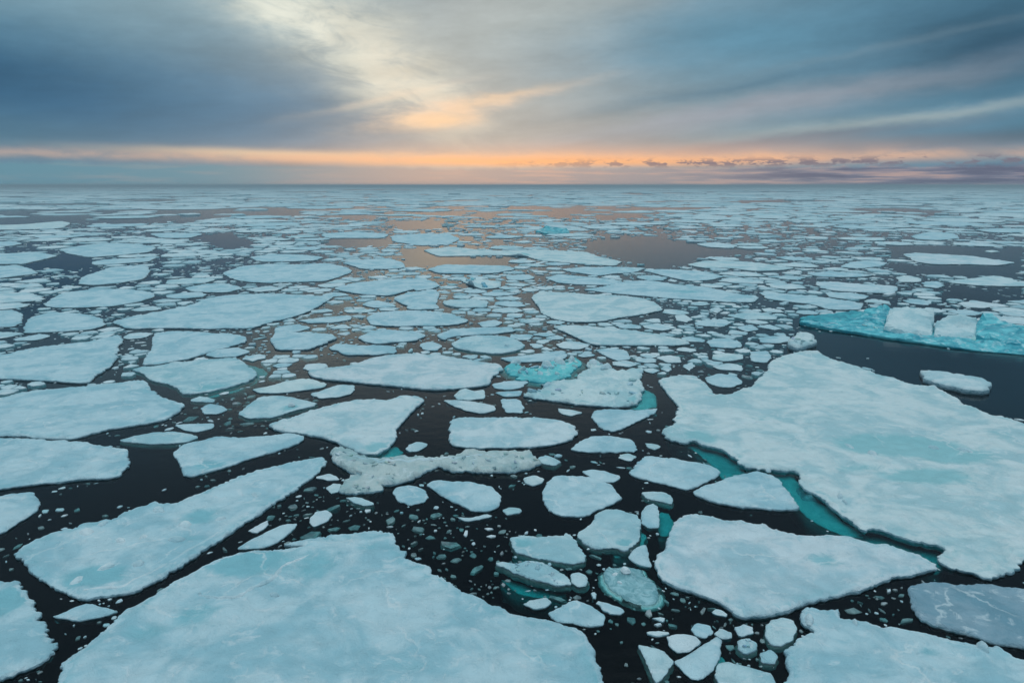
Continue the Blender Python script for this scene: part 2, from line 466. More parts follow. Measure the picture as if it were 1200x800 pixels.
# ---------------------------------------------------------------- occupancy of the sea surface, in (bearing, log distance)
GU0, GU1, GV0, GV1, GS = -0.9, 0.9, math.log(12.5), math.log(520), 0.0012
NU, NV = int((GU1 - GU0) / GS), int((GV1 - GV0) / GS)
OCC = np.zeros((NV, NU), bool)
def to_uv(p):
    p = np.asarray(p, float)
    return np.stack([np.arctan2(p[:, 0], p[:, 1]), np.log(np.hypot(p[:, 0], p[:, 1]))], 1)
def to_xy(p):
    p = np.asarray(p, float); r = np.exp(p[:, 1])
    return np.stack([r * np.sin(p[:, 0]), r * np.cos(p[:, 0])], 1)
def stamp(uv, grid=OCC):
    q = np.stack([(uv[:, 0] - GU0) / GS, (uv[:, 1] - GV0) / GS], 1)
    j0, j1 = max(0, int(q[:, 1].min())), min(NV - 1, int(q[:, 1].max()) + 1)
    a, b = q, np.roll(q, -1, 0)
    for j in range(j0, j1 + 1):
        yy = j + 0.5
        m = (a[:, 1] > yy) != (b[:, 1] > yy)
        if not m.any(): continue
        xs = np.sort(a[m, 0] + (yy - a[m, 1]) * (b[m, 0] - a[m, 0]) / (b[m, 1] - a[m, 1]))
        for k in range(0, len(xs) - 1, 2):
            i0, i1 = max(0, int(xs[k] + 0.5)), min(NU, int(xs[k + 1] + 0.5))
            if i1 > i0: grid[j, i0:i1] = True
            elif 0 <= i0 < NU: grid[j, i0] = True
def hit(uv, grid=OCC):
    i = ((uv[:, 0] - GU0) / GS).astype(int); j = ((uv[:, 1] - GV0) / GS).astype(int)
    ok = (i >= 0) & (i < NU) & (j >= 0) & (j < NV)
    r = np.zeros(len(uv), bool)
    r[ok] = grid[j[ok], i[ok]]
    return r
OPEN = np.zeros((NV, NU), bool)      # stretches of open water without floes
SLUSH = np.zeros((NV, NU), bool)     # leads choked with brash
PART = np.zeros((NV, NU), bool)      # half-open water
QUIET = np.zeros((NV, NU), bool)     # clean dark leads, hardly any brash

# ---------------------------------------------------------------- floes surveyed one by one (outline in metres on the water)
FLOES = []
def F(key, short, label, tone, s, opt={}):
    v = [float(a) for a in s.split()]
    FLOES.append((key, short, label, tone, list(zip(v[0::2], v[1::2])), opt))
WETSPOTS = {'N26': [(22.52, 37.67, 3.75, 1.89, 1.3), (24.71, 36.36, 2.91, 1.64, 1.1), (21.71, 33.33, 2.69, 1.29, 1.0), (11.38, 39.06, 1.14, 1.3, 1.0), (17.05, 42.48, 3.35, 1.35, 0.5), (18.45, 34.44, 2.31, 0.92, 0.6), (15.04, 33.99, 1.59, 0.56, 0.5), (29.7, 39.35, 1.56, 2.05, 0.5)], 'N25': [(12.63, 25.0, 0.9, 0.71, 0.75), (7.75, 23.08, 1.94, 0.78, 0.4)], 'N3': [(-18.49, 22.53, 0.82, 1.4, 1.3)], 'N1': [(-10.8, 25.2, 2.44, 1.7, 0.95), (-7.93, 24.87, 1.38, 1.92, 0.7), (-11.23, 21.5, 1.21, 1.09, 0.7), (-6.13, 26.21, 0.9, 0.7, 0.6), (-12.55, 20.55, 1.46, 0.92, 0.6), (-3.25, 18.85, 1.63, 0.63, 0.5), (1.1, 19.25, 1.66, 0.66, 0.5)], 'N2': [(-16.33, 23.95, 1.5, 0.96, 1.0), (-14.36, 28.88, 1.18, 1.0, 0.8), (-14.04, 26.93, 1.48, 0.73, 0.5), (-12.28, 30.18, 1.64, 1.08, 0.5)], 'N29': [(16.75, 22.53, 1.9, 1.08, 0.4)], 'N30': [(13.65, 19.46, 0.56, 0.33, 0.6), (11.46, 20.1, 1.15, 0.44, 0.4)], 'N28': [(8.77, 32.59, 1.32, 0.62, 0.4)], 'M7': [(-22.45, 49.23, 1.92, 1.55, 0.9), (-27.38, 52.77, 2.05, 2.02, 0.5)], 'M14': [(-7.68, 37.27, 1.09, 1.06, 1.0), (-10.06, 42.48, 1.68, 1.68, 0.4)], 'M5': [(-16.52, 34.79, 1.4, 0.93, 0.8)], 'M2': [(-31.34, 44.23, 2.32, 2.18, 0.4)], 'M15': [(-9.02, 53.54, 4.16, 1.55, 0.4)], 'M24': [(8.75, 46.11, 0.72, 0.98, 1.0), (2.49, 47.73, 1.25, 0.84, 0.6), (7.34, 56.82, 2.2, 2.32, 0.6)], 'N15': [(0.37, 26.56, 0.91, 0.43, 0.8)], 'N14': [(4.93, 26.56, 0.66, 0.43, 0.9)], 'N16': [(1.07, 25.86, 1.43, 0.55, 0.5)], 'M11': [(-15.26, 44.78, 0.82, 0.93, 0.8)], 'c26': [(25.03, 96.81, 3.05, 2.01, 0.8)], 'c23': [(2.21, 147.52, 2.21, 3.64, 1)]}
BUMPS = {'N20': [(4.4, 23.95, 0.3, 0.3), (3.89, 24.37, 0.2, 0.2), (5.06, 23.36, 0.6, 0.1), (4.49, 22.53, 0.4, 0.08)], 'c23': [(2.23, 149.36, 2.0, 0.7)], 'c31': [(-6.91, 103.66, 1.2, 1.0)], 'M11': [(-15.26, 44.96, 0.3, 0.15)], 'M30': [(-3.45, 48.15, 0.5, 0.3)], 'N40': [(7.75, 19.97, 0.2, 0.12)], 'M50': [(28.67, 65.81, 1.0, 0.35)], 'N26': [(27.65, 60.51, 0.9, 0.15), (22.38, 56.82, 0.7, 0.12)]}
LEDGES = [('N26', [(9.82, 40.69), (9.72, 39.38), (10.04, 38.78), (10.74, 38.5), (11.09, 37.0), (11.18, 35.6), (11.3, 34.02), (11.58, 33.82), (12.68, 34.38), (13.04, 34.61), (12.79, 35.07), (12.66, 36.52), (12.12, 37.99), (11.0, 39.03), (10.57, 39.93)], 0.42, 'bright turquoise ledge under water, left of the blunt wedge'), ('N26', [(12.78, 34.95), (12.96, 34.27), (14.26, 33.87), (14.01, 32.35), (13.9, 30.49), (14.07, 29.44), (14.51, 28.57), (15.05, 27.86), (15.9, 27.95), (15.8, 28.57), (15.51, 29.56), (15.51, 30.76), (15.12, 32.2), (15.24, 33.61), (15.3, 34.61), (14.87, 35.66), (13.58, 35.66)], 0.4, 'bright turquoise ledge under water, below the middle'), ('N26', [(14.93, 28.21), (14.83, 27.29), (15.43, 26.7), (15.89, 26.53), (16.57, 25.99), (17.03, 25.31), (17.38, 25.02), (18.3, 25.9), (18.63, 26.7), (17.92, 27.18), (17.33, 27.74), (16.5, 28.33), (15.8, 28.33)], 0.55, 'dark teal submerged ledge at the lower end'), ('M24', [(8.83, 48.33), (10.09, 49.96), (10.68, 48.86), (10.21, 45.82), (9.15, 44.97), (8.46, 45.25), (7.77, 45.58), (8.64, 46.3)], 0.25, None), ('M25', [(-0.18, 54.86), (0.68, 52.18), (2.0, 51.22), (3.34, 51.34), (4.78, 52.61), (5.44, 54.2), (4.59, 54.53), (2.11, 54.2), (0.71, 54.53)], 0.18, None), ('M14', [(-9.16, 37.16), (-8.22, 36.21), (-7.36, 36.15), (-6.75, 36.84), (-6.36, 37.49), (-7.03, 38.5), (-7.73, 37.49), (-8.73, 37.49)], 0.3, None), ('M7', [(-23.93, 58.41), (-22.39, 57.3), (-21.09, 56.23), (-20.2, 54.2), (-20.34, 52.18), (-20.83, 49.96), (-22.08, 48.33), (-23.07, 48.06), (-24.15, 49.4), (-22.78, 49.96), (-21.47, 52.92), (-21.49, 54.86)], 0.35, None), ('N15', [(0.05, 26.42), (0.35, 25.65), (0.88, 25.32), (1.49, 25.32), (2.11, 25.37), (2.31, 25.65), (1.26, 25.99), (0.36, 26.42)], 0.35, None), ('N14', [(4.26, 26.96), (4.33, 26.16), (4.86, 26.07), (5.65, 26.96), (6.02, 27.9), (5.8, 28.29), (5.44, 27.33)], 0.35, None), ('N16', [(-0.52, 24.76), (0.17, 23.85), (1.06, 23.42), (1.98, 23.56), (2.16, 23.78), (1.17, 24.0), (0.09, 24.61)], 0.55, None), ('N22', [(7.12, 30.4), (7.58, 30.18), (7.59, 29.1), (7.11, 28.09), (6.63, 28.09), (6.79, 29.31)], 0.45, None), ('N36', [(6.78, 19.96), (7.03, 19.85), (7.04, 19.43), (6.8, 19.33), (6.59, 19.33)], 0.4, None)]
RIDGES = [('N1', [(-11.66, 22.64), (-10.88, 22.48), (-10.16, 22.56), (-9.86, 23.05), (-9.34, 23.48), (-9.2, 24.1), (-9.18, 24.65), (-8.6, 25.29), (-8.33, 25.63)], 0.15, 0.11, 'snow_ridge', 'thin winding snow ridge'), ('N14', [(3.81, 27.72), (3.96, 27.21), (4.09, 26.75), (4.28, 26.35)], 0.07, 0.05, 'snow_ridge', None), ('N26', [(13.93, 41.86), (15.07, 41.58), (16.5, 41.74), (17.26, 41.58)], 0.1, 0.06, 'snow_ridge', None), ('M16', [(-8.81, 35.68), (-7.24, 34.93), (-6.12, 35.23), (-4.73, 35.38), (-4.0, 35.23), (-2.86, 35.68), (-0.48, 36.14)], 0.2, 0.12, 'snow_ridge', None), ('N2', [(-16.1, 22.97), (-14.84, 23.31), (-14.17, 24.28), (-13.39, 26.14), (-12.82, 27.91)], 0.16, 0.03, 'snow_ridge', 'smooth snow bank along the lower edge')]
LUMPS = [('N2', -18.7, 27.41, 0.3, 0.18), ('N2', -18.4, 28.15, 0.2, 0.12), ('N2', -16.88, 26.78, 0.28, 0.11), ('N2', -14.46, 26.78, 0.3, 0.2), ('N2', -14.71, 28.15, 0.35, 0.14), ('N2', -16.15, 24.56, 0.24, 0.15), ('N2', -15.11, 24.9, 0.25, 0.15), ('N2', -16.87, 23.74, 0.3, 0.12), ('N2', -16.54, 29.39, 0.3, 0.15), ('N2', -13.35, 28.63, 0.3, 0.12), ('N2', -12.69, 31.3, 0.3, 0.11), ('N2', -16.06, 27.11, 0.2, 0.09), ('N26', 20.44, 36.3, 0.35, 0.2), ('N26', 24.51, 37.33, 0.3, 0.18), ('N26', 26.06, 36.94, 0.3, 0.18), ('N26', 16.04, 30.87, 0.2, 0.22), ('N26', 16.02, 30.32, 0.15, 0.15), ('N26', 19.74, 37.6, 0.3, 0.12), ('N26', 13.65, 33.93, 0.2, 0.15), ('N16', 1.02, 24.56, 0.13, 0.18), ('N16', 1.59, 24.1, 0.1, 0.15), ('N16', 0.6, 24.79, 0.1, 0.12), ('N1', -11.65, 22.72, 0.12, 0.12), ('N1', -8.84, 22.61, 0.15, 0.15), ('M24', 6.89, 56.11, 0.4, 0.45), ('M24', 7.75, 54.39, 0.4, 0.38), ('M24', 2.75, 49.79, 0.4, 0.3), ('M25', 3.99, 56.11, 0.5, 0.6), ('M25', 5.14, 56.82, 0.4, 0.52), ('M25', 2.87, 55.41, 0.4, 0.45), ('M25', 0.36, 56.11, 0.4, 0.38), ('M41', -0.5, 62.79, 0.25, 0.3), ('M11', -15.23, 44.92, 0.2, 0.22), ('N30', 15.47, 19.6, 0.2, 0.22), ('N30', 10.4, 21.11, 0.25, 0.18), ('N30', 11.94, 20.97, 0.15, 0.15), ('N20', 4.43, 24.02, 0.2, 0.14), ('N20', 4.06, 24.1, 0.14, 0.09), ('N20', 4.15, 23.58, 0.12, 0.08)]
BERGS = [(((42.74, 68.18), [('ice_foot', 'broad turquoise foot just above the waterline', [(31.89, 74.02), (32.95, 71.7), (34.41, 69.95), (36.48, 67.86), (38.63, 65.51), (40.65, 63.31), (43.33, 61.25), (46.32, 59.94), (51.95, 58.38), (56.1, 63.31), (51.23, 66.67), (48.04, 68.27), (42.1, 71.7), (38.92, 74.5), (34.83, 75.98)], 0.3, (0, 0.02), 'blue', [(38.39, 73.45, 1.2, 0.5), (42.91, 64.31, 1.5, 0.4), (39.23, 66.58, 1.0, 0.25), (47.34, 63.58, 1.5, 0.6), (45.23, 62.88, 0.8, 0.4)]), ('low_tail', 'low dark turquoise tail on the left', [(32.1, 74.99), (33.55, 73.08), (36.18, 70.81), (38.21, 68.68), (40.49, 71.26), (41.77, 74.5), (39.44, 77.52), (35.05, 76.49)], 0.45, (0, 0.1), 'teal', [(39.82, 74.4, 2, 0.6)]), ('ice_block', 'square white-topped block on the left', [(38.12, 68.68), (39.72, 67.46), (42.01, 66.67), (44.59, 70.81), (45.85, 73.08), (43.14, 73.55), (41.01, 73.08)], 1.35, (0, 0.26), 'snow', []), ('ice_block', 'rounded white-topped block in the middle', [(41.95, 66.28), (43.43, 65.14), (45.11, 64.76), (47.77, 67.86), (48.73, 70.38), (47.77, 71.26), (45.95, 70.81), (43.99, 69.52)], 1.0, (0, 0.24), 'snow', [(46.23, 69.01, 1.0, 0.7)]), ('ice_block', 'jagged turquoise block at the right edge', [(45.11, 64.76), (45.77, 63.67), (46.81, 62.27), (50.17, 60.92), (54.05, 65.89), (51.53, 68.27), (50.95, 69.95), (49.16, 69.95), (47.34, 68.27)], 0.9, (-0.04, 0.12), 'blue', [(48.78, 68.59, 0.7, 1.6), (47.73, 65.81, 0.8, 0.7), (49.76, 65.81, 1.0, 0.7), (49.03, 66.58, 0.8, 0.3), (49.51, 64.31, 0.9, 0.8)]), ('ice_shoulder', 'turquoise shoulder behind the left block', [(37.98, 73.55), (39.34, 70.81), (41.22, 72.61), (43.26, 75.48), (42.13, 77.0), (40.11, 76.49)], 1.1, (0.05, 0.12), 'blue', [(41.5, 74.89, 1.0, 0.7)])]), 'turquoise iceberg with two white-topped blocks at the right edge'),
    (((13.57, 228.58), [('ice_block', None, [(7.5, 224.66), (12.07, 216.66), (18.56, 220.59), (18.46, 233.27), (11.65, 235.52)], 0.6, (0, 0.05), 'blue', [(11.59, 228.58, 1.3, 1.3), (14.0, 226.45, 1.6, 1.0), (16.65, 224.36, 1.2, 0.9)])]), 'small turquoise iceberg far off near the peach-coloured water')]
OPEN_W = [[(29.25, 70.42), (33.04, 74.04), (35.17, 68.73), (41.14, 64.1), (47.41, 60.35), (51.78, 57.28), (38.06, 41.19), (34.13, 42.49), (31.34, 43.34), (31.1, 49.19), (29.59, 57.28), (28.3, 62.0)], [(24.42, 197.01), (41.73, 210.6), (48.36, 176.97), (59.5, 164.94), (56.04, 152.47), (41.22, 146.9), (32.39, 129.49), (25.11, 129.49), (20.52, 152.47), (17.34, 174.43)], [(95.62, 176.97), (112.7, 174.43), (123.1, 164.94), (99.27, 132.35), (98.55, 138.46), (85.28, 148.71)], [(70.39, 130.91), (97.4, 130.91), (84.77, 113.49), (79.84, 115.7), (68.72, 119.17)], [(66.99, 105.43), (75.05, 100.08), (67.32, 89.42), (57.85, 91.52)], [(-27.45, 167.22), (-20.79, 167.22), (-17.61, 148.71), (0.0, 145.13), (0.0, 132.35), (-15.39, 129.49), (-20.25, 129.49)], [(-249.53, 337.86), (-202.47, 328.88), (-173.11, 283.57), (-209.83, 283.57)], [(-184.65, 312.27), (-161.77, 320.36), (-141.63, 283.57), (-162.42, 277.19)], [(-96.6, 136.88), (-100.98, 154.42), (-85.68, 140.07), (-78.51, 125.43), (-87.93, 125.43)], [(-94.59, 203.58), (-92.32, 226.17), (-65.02, 174.43), (-69.76, 164.94)], [(-55.5, 203.58), (-37.84, 203.58), (-30.77, 176.97), (-45.95, 171.96)], [(-50.56, 297.23), (-30.02, 304.57), (-22.63, 244.17), (-39.95, 239.41)], [(-164.49, 432.01), (-137.96, 432.01), (-108.99, 347.34), (-128.09, 337.86)]]
PART_W = [[(-7.82, 210.6), (29.03, 234.83), (69.13, 179.58), (54.83, 141.72), (31.09, 124.12), (18.1, 145.13), (-9.19, 185.05)], [(-205.17, 522.73), (-160.29, 522.73), (-94.25, 312.27), (-117.09, 304.57)], [(-144.82, 739.39), (36.21, 739.39), (107.04, 545.61), (54.71, 277.19), (13.68, 277.19), (0.0, 214.29), (-9.19, 185.05), (-41.73, 210.6)], [(-63.87, 234.83), (-43.55, 234.83), (-29.51, 169.55), (-44.11, 164.94)], [(-615.5, 838.43), (-348.78, 838.43), (-111.31, 265.25), (-196.44, 265.25)], [(30.77, 277.19), (159.18, 214.29), (99.27, 132.35), (55.62, 148.71)]]
SLUSH_W = [[(-6.43, 29.54), (-4.13, 30.42), (0.0, 27.9), (3.55, 25.73), (5.1, 22.71), (9.46, 22.45), (9.18, 19.4), (7.92, 18.23), (3.7, 18.23), (2.45, 21.67), (-1.27, 22.71), (-4.17, 25.07)], [(15.14, 65.57), (24.54, 74.04), (26.91, 65.57), (21.39, 53.2), (15.19, 50.77), (13.73, 55.85)], [(-4.63, 91.52), (4.02, 79.1), (5.05, 65.57), (1.44, 55.85), (-3.36, 65.57), (-10.06, 79.1)], [(12.52, 23.27), (15.12, 23.55), (13.83, 20.71), (11.47, 20.71)], [(-23.72, 46.48), (-20.47, 50.77), (-13.05, 41.19), (-21.21, 41.19)], [(-12.38, 30.42), (-8.97, 33.38), (-5.73, 27.9), (-9.59, 25.73)]]
QUIET_W = [[(9.85, 30.24), (14.89, 27.9), (16.86, 25.4), (15.98, 25.07), (12.3, 27.14), (9.47, 28.95)], [(-20.73, 26.42), (-16.88, 22.71), (-13.96, 18.61), (-14.5, 18.61), (-20.15, 25.07)], [(-22.48, 37.57), (-19.48, 37.57), (-17.27, 33.38), (-18.56, 30.42)], [(29.25, 70.42), (51.78, 57.28), (38.06, 41.19), (31.34, 43.34), (31.1, 49.19), (28.3, 62.0)], [(-5.56, 44.58), (-4.1, 44.58), (-3.44, 36.91), (-5.59, 38.25)], [(2.94, 20.71), (4.59, 21.67), (4.3, 18.61), (2.95, 18.61)], [(2.41, 29.54), (3.82, 27.9), (2.26, 27.52), (-0.78, 28.7)]]
BERG_RUBBLE = [(40.78, 68.24), (44.7, 64.45), (42.44, 66.43), (46.49, 65.35), (45.73, 63.6), (38.11, 70.07), (37.69, 71.46), (49.49, 63.07), (40.61, 67.17), (40.79, 68.4), (50.3, 60.2), (43.52, 64.9), (48.42, 61.66), (43.54, 64.74), (46.44, 64.25), (39.11, 68.54), (46.32, 64.18), (48.47, 60.93)]
F('N1', 'biggest foreground floe', 'biggest foreground floe, wide pale snow-covered sheet with a thin winding ridge', 'b', '-14.01 18.31 -14.38 19.01 -14.28 19.43 -14.14 19.75 -14.07 20.28 -13.95 20.90 -13.95 21.70 -13.61 22.01 -13.38 22.56 -13.19 23.14 -13.06 23.65 -12.78 23.92 -12.41 24.65 -11.97 25.33 -11.08 25.73 -9.87 25.93 -8.69 26.31 -9.80 26.39 -9.05 26.78 -7.81 27.11 -6.76 27.41 -5.89 27.57 -5.30 27.45 -5.04 26.89 -5.02 26.46 -4.75 26.25 -4.72 25.93 -4.38 25.83 -4.46 25.33 -3.95 25.03 -3.28 24.65 -3.12 24.10 -2.59 23.83 -1.93 22.97 -1.33 22.64 -0.75 22.08 -0.37 22.01 0.00 21.55 0.90 21.33 1.70 21.04 1.71 20.96 2.28 20.72 2.50 20.38 2.57 19.99 2.74 19.56 2.67 19.15 2.80 18.75 2.81 18.32 2.78 17.72 2.34 15.78 -4.28 14.17 -11.99 14.17 -13.70 17.03', {'det': 1})
F('N2', 'long slab at lower left', 'long lumpy slab tapering to the upper right, scattered with small snow lumps', 'b', '-20.59 25.63 -20.72 26.04 -20.74 26.46 -20.63 26.78 -20.30 27.11 -19.92 27.57 -19.46 27.73 -19.26 28.15 -18.71 28.39 -18.27 28.63 -18.22 29.39 -17.81 29.52 -17.54 29.91 -17.26 30.32 -16.70 30.18 -16.21 30.18 -15.97 30.73 -15.35 31.59 -14.56 32.80 -14.86 32.46 -14.35 33.39 -13.64 34.21 -12.98 34.64 -12.19 35.08 -11.43 35.68 -10.74 35.99 -10.22 34.93 -10.39 33.66 -10.71 32.46 -11.01 31.34 -11.04 31.30 -11.57 29.91 -12.18 28.03 -12.84 26.35 -13.33 24.65 -13.80 23.56 -14.22 23.05 -14.66 22.80 -15.21 22.61 -15.80 22.48 -16.38 22.64 -17.42 23.22 -18.53 23.92 -19.38 24.65', {'det': 1})
F('N3', 'grey-hollowed corner floe', 'floe cut by the left edge at the bottom corner, with a grey-blue hollow', 'b', '-21.26 23.65 -19.76 23.62 -19.13 23.56 -18.65 23.31 -18.11 22.80 -17.48 22.16 -16.92 21.55 -16.49 21.11 -16.07 20.69 -15.67 20.28 -15.07 19.82 -14.97 19.50 -14.99 19.25 -15.28 18.83 -15.76 18.36 -16.63 17.76', {'det': 1})
F('N4', 'rounded floe at the left edge', 'small rounded floe cut by the left edge above the corner floe', 'b', '-26.45 30.73 -25.16 31.01 -24.71 31.44 -24.05 31.59 -23.18 30.87 -22.65 30.18 -22.36 29.13 -22.46 28.27 -22.42 27.57 -23.39 26.78')
F('N5', 'diamond-shaped floe', 'small diamond-shaped floe in dark water between the long slab and the biggest foreground floe', 'b', '-16.37 21.48 -16.11 21.78 -15.84 22.08 -15.59 22.29 -14.91 22.08 -14.15 21.82 -14.55 21.48 -15.16 21.28 -15.73 21.33')
F('N6', 'leaf-shaped floe', 'narrow leaf-shaped floe just above the upper edge of the biggest foreground floe', 'b', '-11.66 26.14 -11.43 26.67 -11.16 27.11 -10.50 28.15 -10.10 28.34 -9.72 28.34 -9.77 27.68 -9.93 27.11 -10.12 26.67 -10.44 26.35 -10.80 26.14')
F('N7', '', 'thin white sliver beside the right-hand side of the long slab', 'w', '-11.82 27.68 -11.53 28.15 -11.23 28.76 -10.97 28.20 -11.09 27.87 -11.30 27.52')
F('N8', 'egg-shaped floe', 'small egg-shaped tilted floe alone in dark water left of the round floe', 'w', '-9.28 28.51 -9.30 29.01 -9.21 29.52 -8.77 29.70 -8.36 29.26 -8.43 28.63 -8.68 28.27 -8.92 28.08')
F('N9', 'small round floe', 'small round floe just below the pale rubble strip', 'b', '-5.95 31.59 -5.85 32.18 -5.24 32.43 -4.53 32.03 -4.14 31.15 -4.26 30.40 -4.91 30.18 -5.47 30.59')
F('N10', 'teardrop floe', 'teardrop-shaped floe pointing left, right of the small round floe', 'b', '-4.42 32.39 -4.19 32.80 -3.77 32.99 -3.09 32.85 -1.98 32.72 -1.31 32.39 -0.97 32.13 -0.75 31.59 -0.53 31.11 -0.56 30.07 -0.81 29.74 -1.10 29.56 -1.81 29.52 -2.46 30.18 -3.35 30.99 -3.97 31.83', {'det': 1})
F('N11', '', 'slim white sliver below the teardrop floe', 'w', '-2.55 29.01 -2.01 28.88 -1.19 29.26 -0.89 29.13 -1.41 28.76 -2.10 28.59')
F('N12', '', 'small white wedge off the right end of the teardrop floe', 'w', '-0.42 29.65 -0.12 29.97 0.36 29.86 0.48 29.60 0.24 29.39 -0.24 29.21')
F('N13', 'big oval floe', 'big smooth oval floe in the middle of the dark water, pointed at its right end', 'b', '1.49 31.47 1.62 32.08 1.87 32.72 2.30 33.39 2.70 33.49 3.60 33.52 4.45 33.12 5.03 32.46 5.22 31.59 5.38 30.87 4.71 30.18 4.02 29.63 3.58 29.20 3.16 29.05 2.37 29.05 1.81 29.52 1.54 30.41', {'det': 1})
F('N14', 'kidney-shaped cracked floe', 'kidney-shaped floe with a pale crack across it below the big oval floe', 'c', '2.85 27.30 3.24 27.87 3.69 28.47 3.87 29.20 4.44 29.69 5.05 29.74 5.76 29.20 5.83 28.78 5.82 28.17 5.61 27.30 5.30 26.56 4.76 26.07 4.34 26.25 3.60 26.12 3.10 26.56', {'det': 1})
F('N15', 'box-shaped floe', 'box-shaped floe with a flat left end between two lower slabs near the picture centre', 'c', '-0.14 27.02 0.37 27.15 1.30 27.15 2.24 27.21 2.40 27.49 2.62 27.34 2.76 26.75 2.89 26.21 3.01 25.69 3.00 25.12 2.42 24.95 1.91 25.12 1.23 25.33 0.62 25.61 0.18 25.90 0.05 26.30', {'det': 1})
F('N16', 'knife-shaped floe', 'knife-shaped floe with a lumpy top directly below the box-shaped floe', 'c', '-0.65 25.03 -0.35 25.07 0.17 25.00 0.78 25.20 1.30 25.03 1.78 24.48 2.25 23.95 2.30 23.51 1.80 23.48 1.16 23.73 0.67 23.92 0.17 24.25 -0.26 24.64', {'det': 1})
F('N17', 'grey triangular floe', 'low triangular floe touching the right shoulder of the biggest foreground floe', 'b', '1.26 21.69 1.54 21.94 1.87 22.14 2.12 22.40 2.45 22.50 2.88 22.14 3.35 21.56 3.20 21.02 2.82 20.97 2.38 21.02 1.95 21.16 1.58 21.23')
F('N18', '', 'small white oval floe left of the low triangular floe', 'w', '0.35 22.27 0.71 22.53 1.27 22.67 1.45 22.40 1.24 22.07 0.85 21.98')
F('N19', '', 'narrow white oval chip right of the low triangular floe', 'w', '3.14 22.40 3.60 22.27 4.04 21.88 3.82 21.65 3.38 21.81')
F('N20', 'murky water-washed floe', 'murky half-sunken floe with a bright wet hump on top', 'c', '3.64 24.40 4.12 24.79 4.66 24.91 5.13 24.68 5.36 24.10 5.49 23.51 5.51 22.80 5.34 22.40 5.00 22.24 4.55 22.33 4.20 22.60 3.93 22.94 3.67 23.36 3.57 23.87', {'det': 1, 'wash': 1})
F('N21', '', 'small blue-white triangle wedged against the left corner of the grey-white floe', 'b', '4.75 25.44 5.23 26.21 5.71 26.56 5.71 25.86 5.61 24.71 5.41 24.79 5.18 24.95')
F('N22', '', 'small upright tooth-shaped floe right of the kidney-shaped cracked floe', 'b', '5.95 28.88 6.14 29.52 6.42 30.07 6.80 30.41 6.89 29.96 6.87 29.52 6.76 28.68 6.60 27.97 6.12 27.97 5.89 28.37')
F('N23', '', 'flat slanting chip above the tooth-shaped floe', 'c', '6.45 31.59 7.06 31.71 7.67 31.59 7.93 30.87 7.65 30.29 7.16 30.64 6.60 30.99')
F('N24', '', 'small squarish piece at the right end of the knife-shaped floe', 'c', '2.36 24.25 2.71 24.40 2.97 24.02 2.86 23.43 2.53 23.36 2.31 23.65')
F('N25', 'grey-white floe', 'grey-white floe with a faint grey oval patch, second largest in the right foreground', 'w', '5.85 25.20 6.01 25.61 6.27 25.78 6.38 25.86 6.62 26.56 6.75 26.93 7.03 27.58 7.31 28.17 7.62 28.68 7.99 28.99 8.52 29.13 9.25 28.88 9.63 28.51 10.31 28.51 10.77 28.17 11.39 28.27 11.55 27.68 12.01 27.39 10.27 28.51 10.73 28.15 11.30 28.15 11.55 27.57 12.19 27.18 13.02 27.05 13.75 27.18 14.47 27.05 14.79 26.78 15.39 26.25 15.88 26.35 16.46 25.83 16.86 25.43 17.04 24.84 16.95 24.52 16.14 24.19 14.98 23.92 13.63 23.22 12.45 22.80 11.32 22.40 10.19 21.93 9.07 21.40 8.14 21.33 7.87 21.62 7.97 21.75 7.53 22.33 6.88 22.87 6.33 23.22 6.03 23.51 5.80 23.80 5.75 24.56', {'det': 1})
F('N26', 'huge floe on the right', 'huge white floe covering the right side, with turquoise melt patches on its middle', 'w', '11.40 51.24 12.42 52.46 13.69 52.77 14.80 52.46 14.86 51.42 14.91 49.79 14.84 47.62 15.31 47.88 15.54 47.62 16.82 48.68 18.15 49.79 19.63 52.15 21.13 54.39 22.20 56.82 24.32 59.47 26.16 60.67 27.20 60.84 27.84 60.51 27.99 58.69 28.62 56.82 29.21 55.06 29.60 53.09 30.09 52.40 30.30 51.24 30.95 50.07 32.08 49.79 31.88 48.15 31.99 46.60 31.36 45.39 31.77 44.00 31.89 43.12 32.31 42.91 32.82 41.86 34.14 36.62 29.49 29.30 24.40 25.20 21.08 25.20 19.74 24.15 19.06 24.04 18.44 23.86 18.33 24.15 18.15 24.34 17.68 24.56 17.44 24.65 17.31 25.09 17.41 25.47 18.11 25.83 18.17 26.18 17.53 26.56 16.96 27.11 16.36 27.68 16.07 27.77 15.65 27.61 15.46 28.15 15.22 29.13 15.16 29.78 15.22 30.45 15.22 31.01 14.77 31.73 14.95 33.12 14.95 31.39 14.87 31.83 14.86 32.46 15.19 33.66 15.07 34.07 14.56 33.93 14.10 34.21 13.23 34.36 12.70 34.50 12.60 35.08 12.50 35.68 12.29 36.94 11.74 37.60 11.27 37.94 10.88 38.63 10.12 38.11 9.48 38.63 9.28 40.09 9.49 40.47 10.57 41.66 10.44 42.27 10.79 42.91 11.57 44.68 11.50 45.63 11.43 46.60 11.37 48.41', {'det': 1})
F('N27', 'blunt grey wedge', 'grey wedge-shaped floe tucked against the turquoise ledge of the huge floe', 'b', '8.90 31.39 9.78 32.29 10.56 32.70 11.97 33.66 12.99 33.99 13.73 33.55 13.94 32.91 13.76 31.88 13.73 30.73 13.64 29.91 13.01 29.56 11.87 29.74 10.75 30.00 9.87 30.36', {'det': 1})
F('N28', 'trapezoid floe', 'clean-edged trapezoid floe left of the turquoise ledge', 'b', '6.20 33.93 6.80 35.08 7.49 36.24 7.97 36.24 8.40 35.99 9.06 35.74 9.73 35.53 10.86 34.93 11.19 34.07 10.91 33.52 10.16 32.85 9.58 32.34 8.81 31.88 8.06 32.34 7.09 32.99 6.41 33.52', {'det': 1})
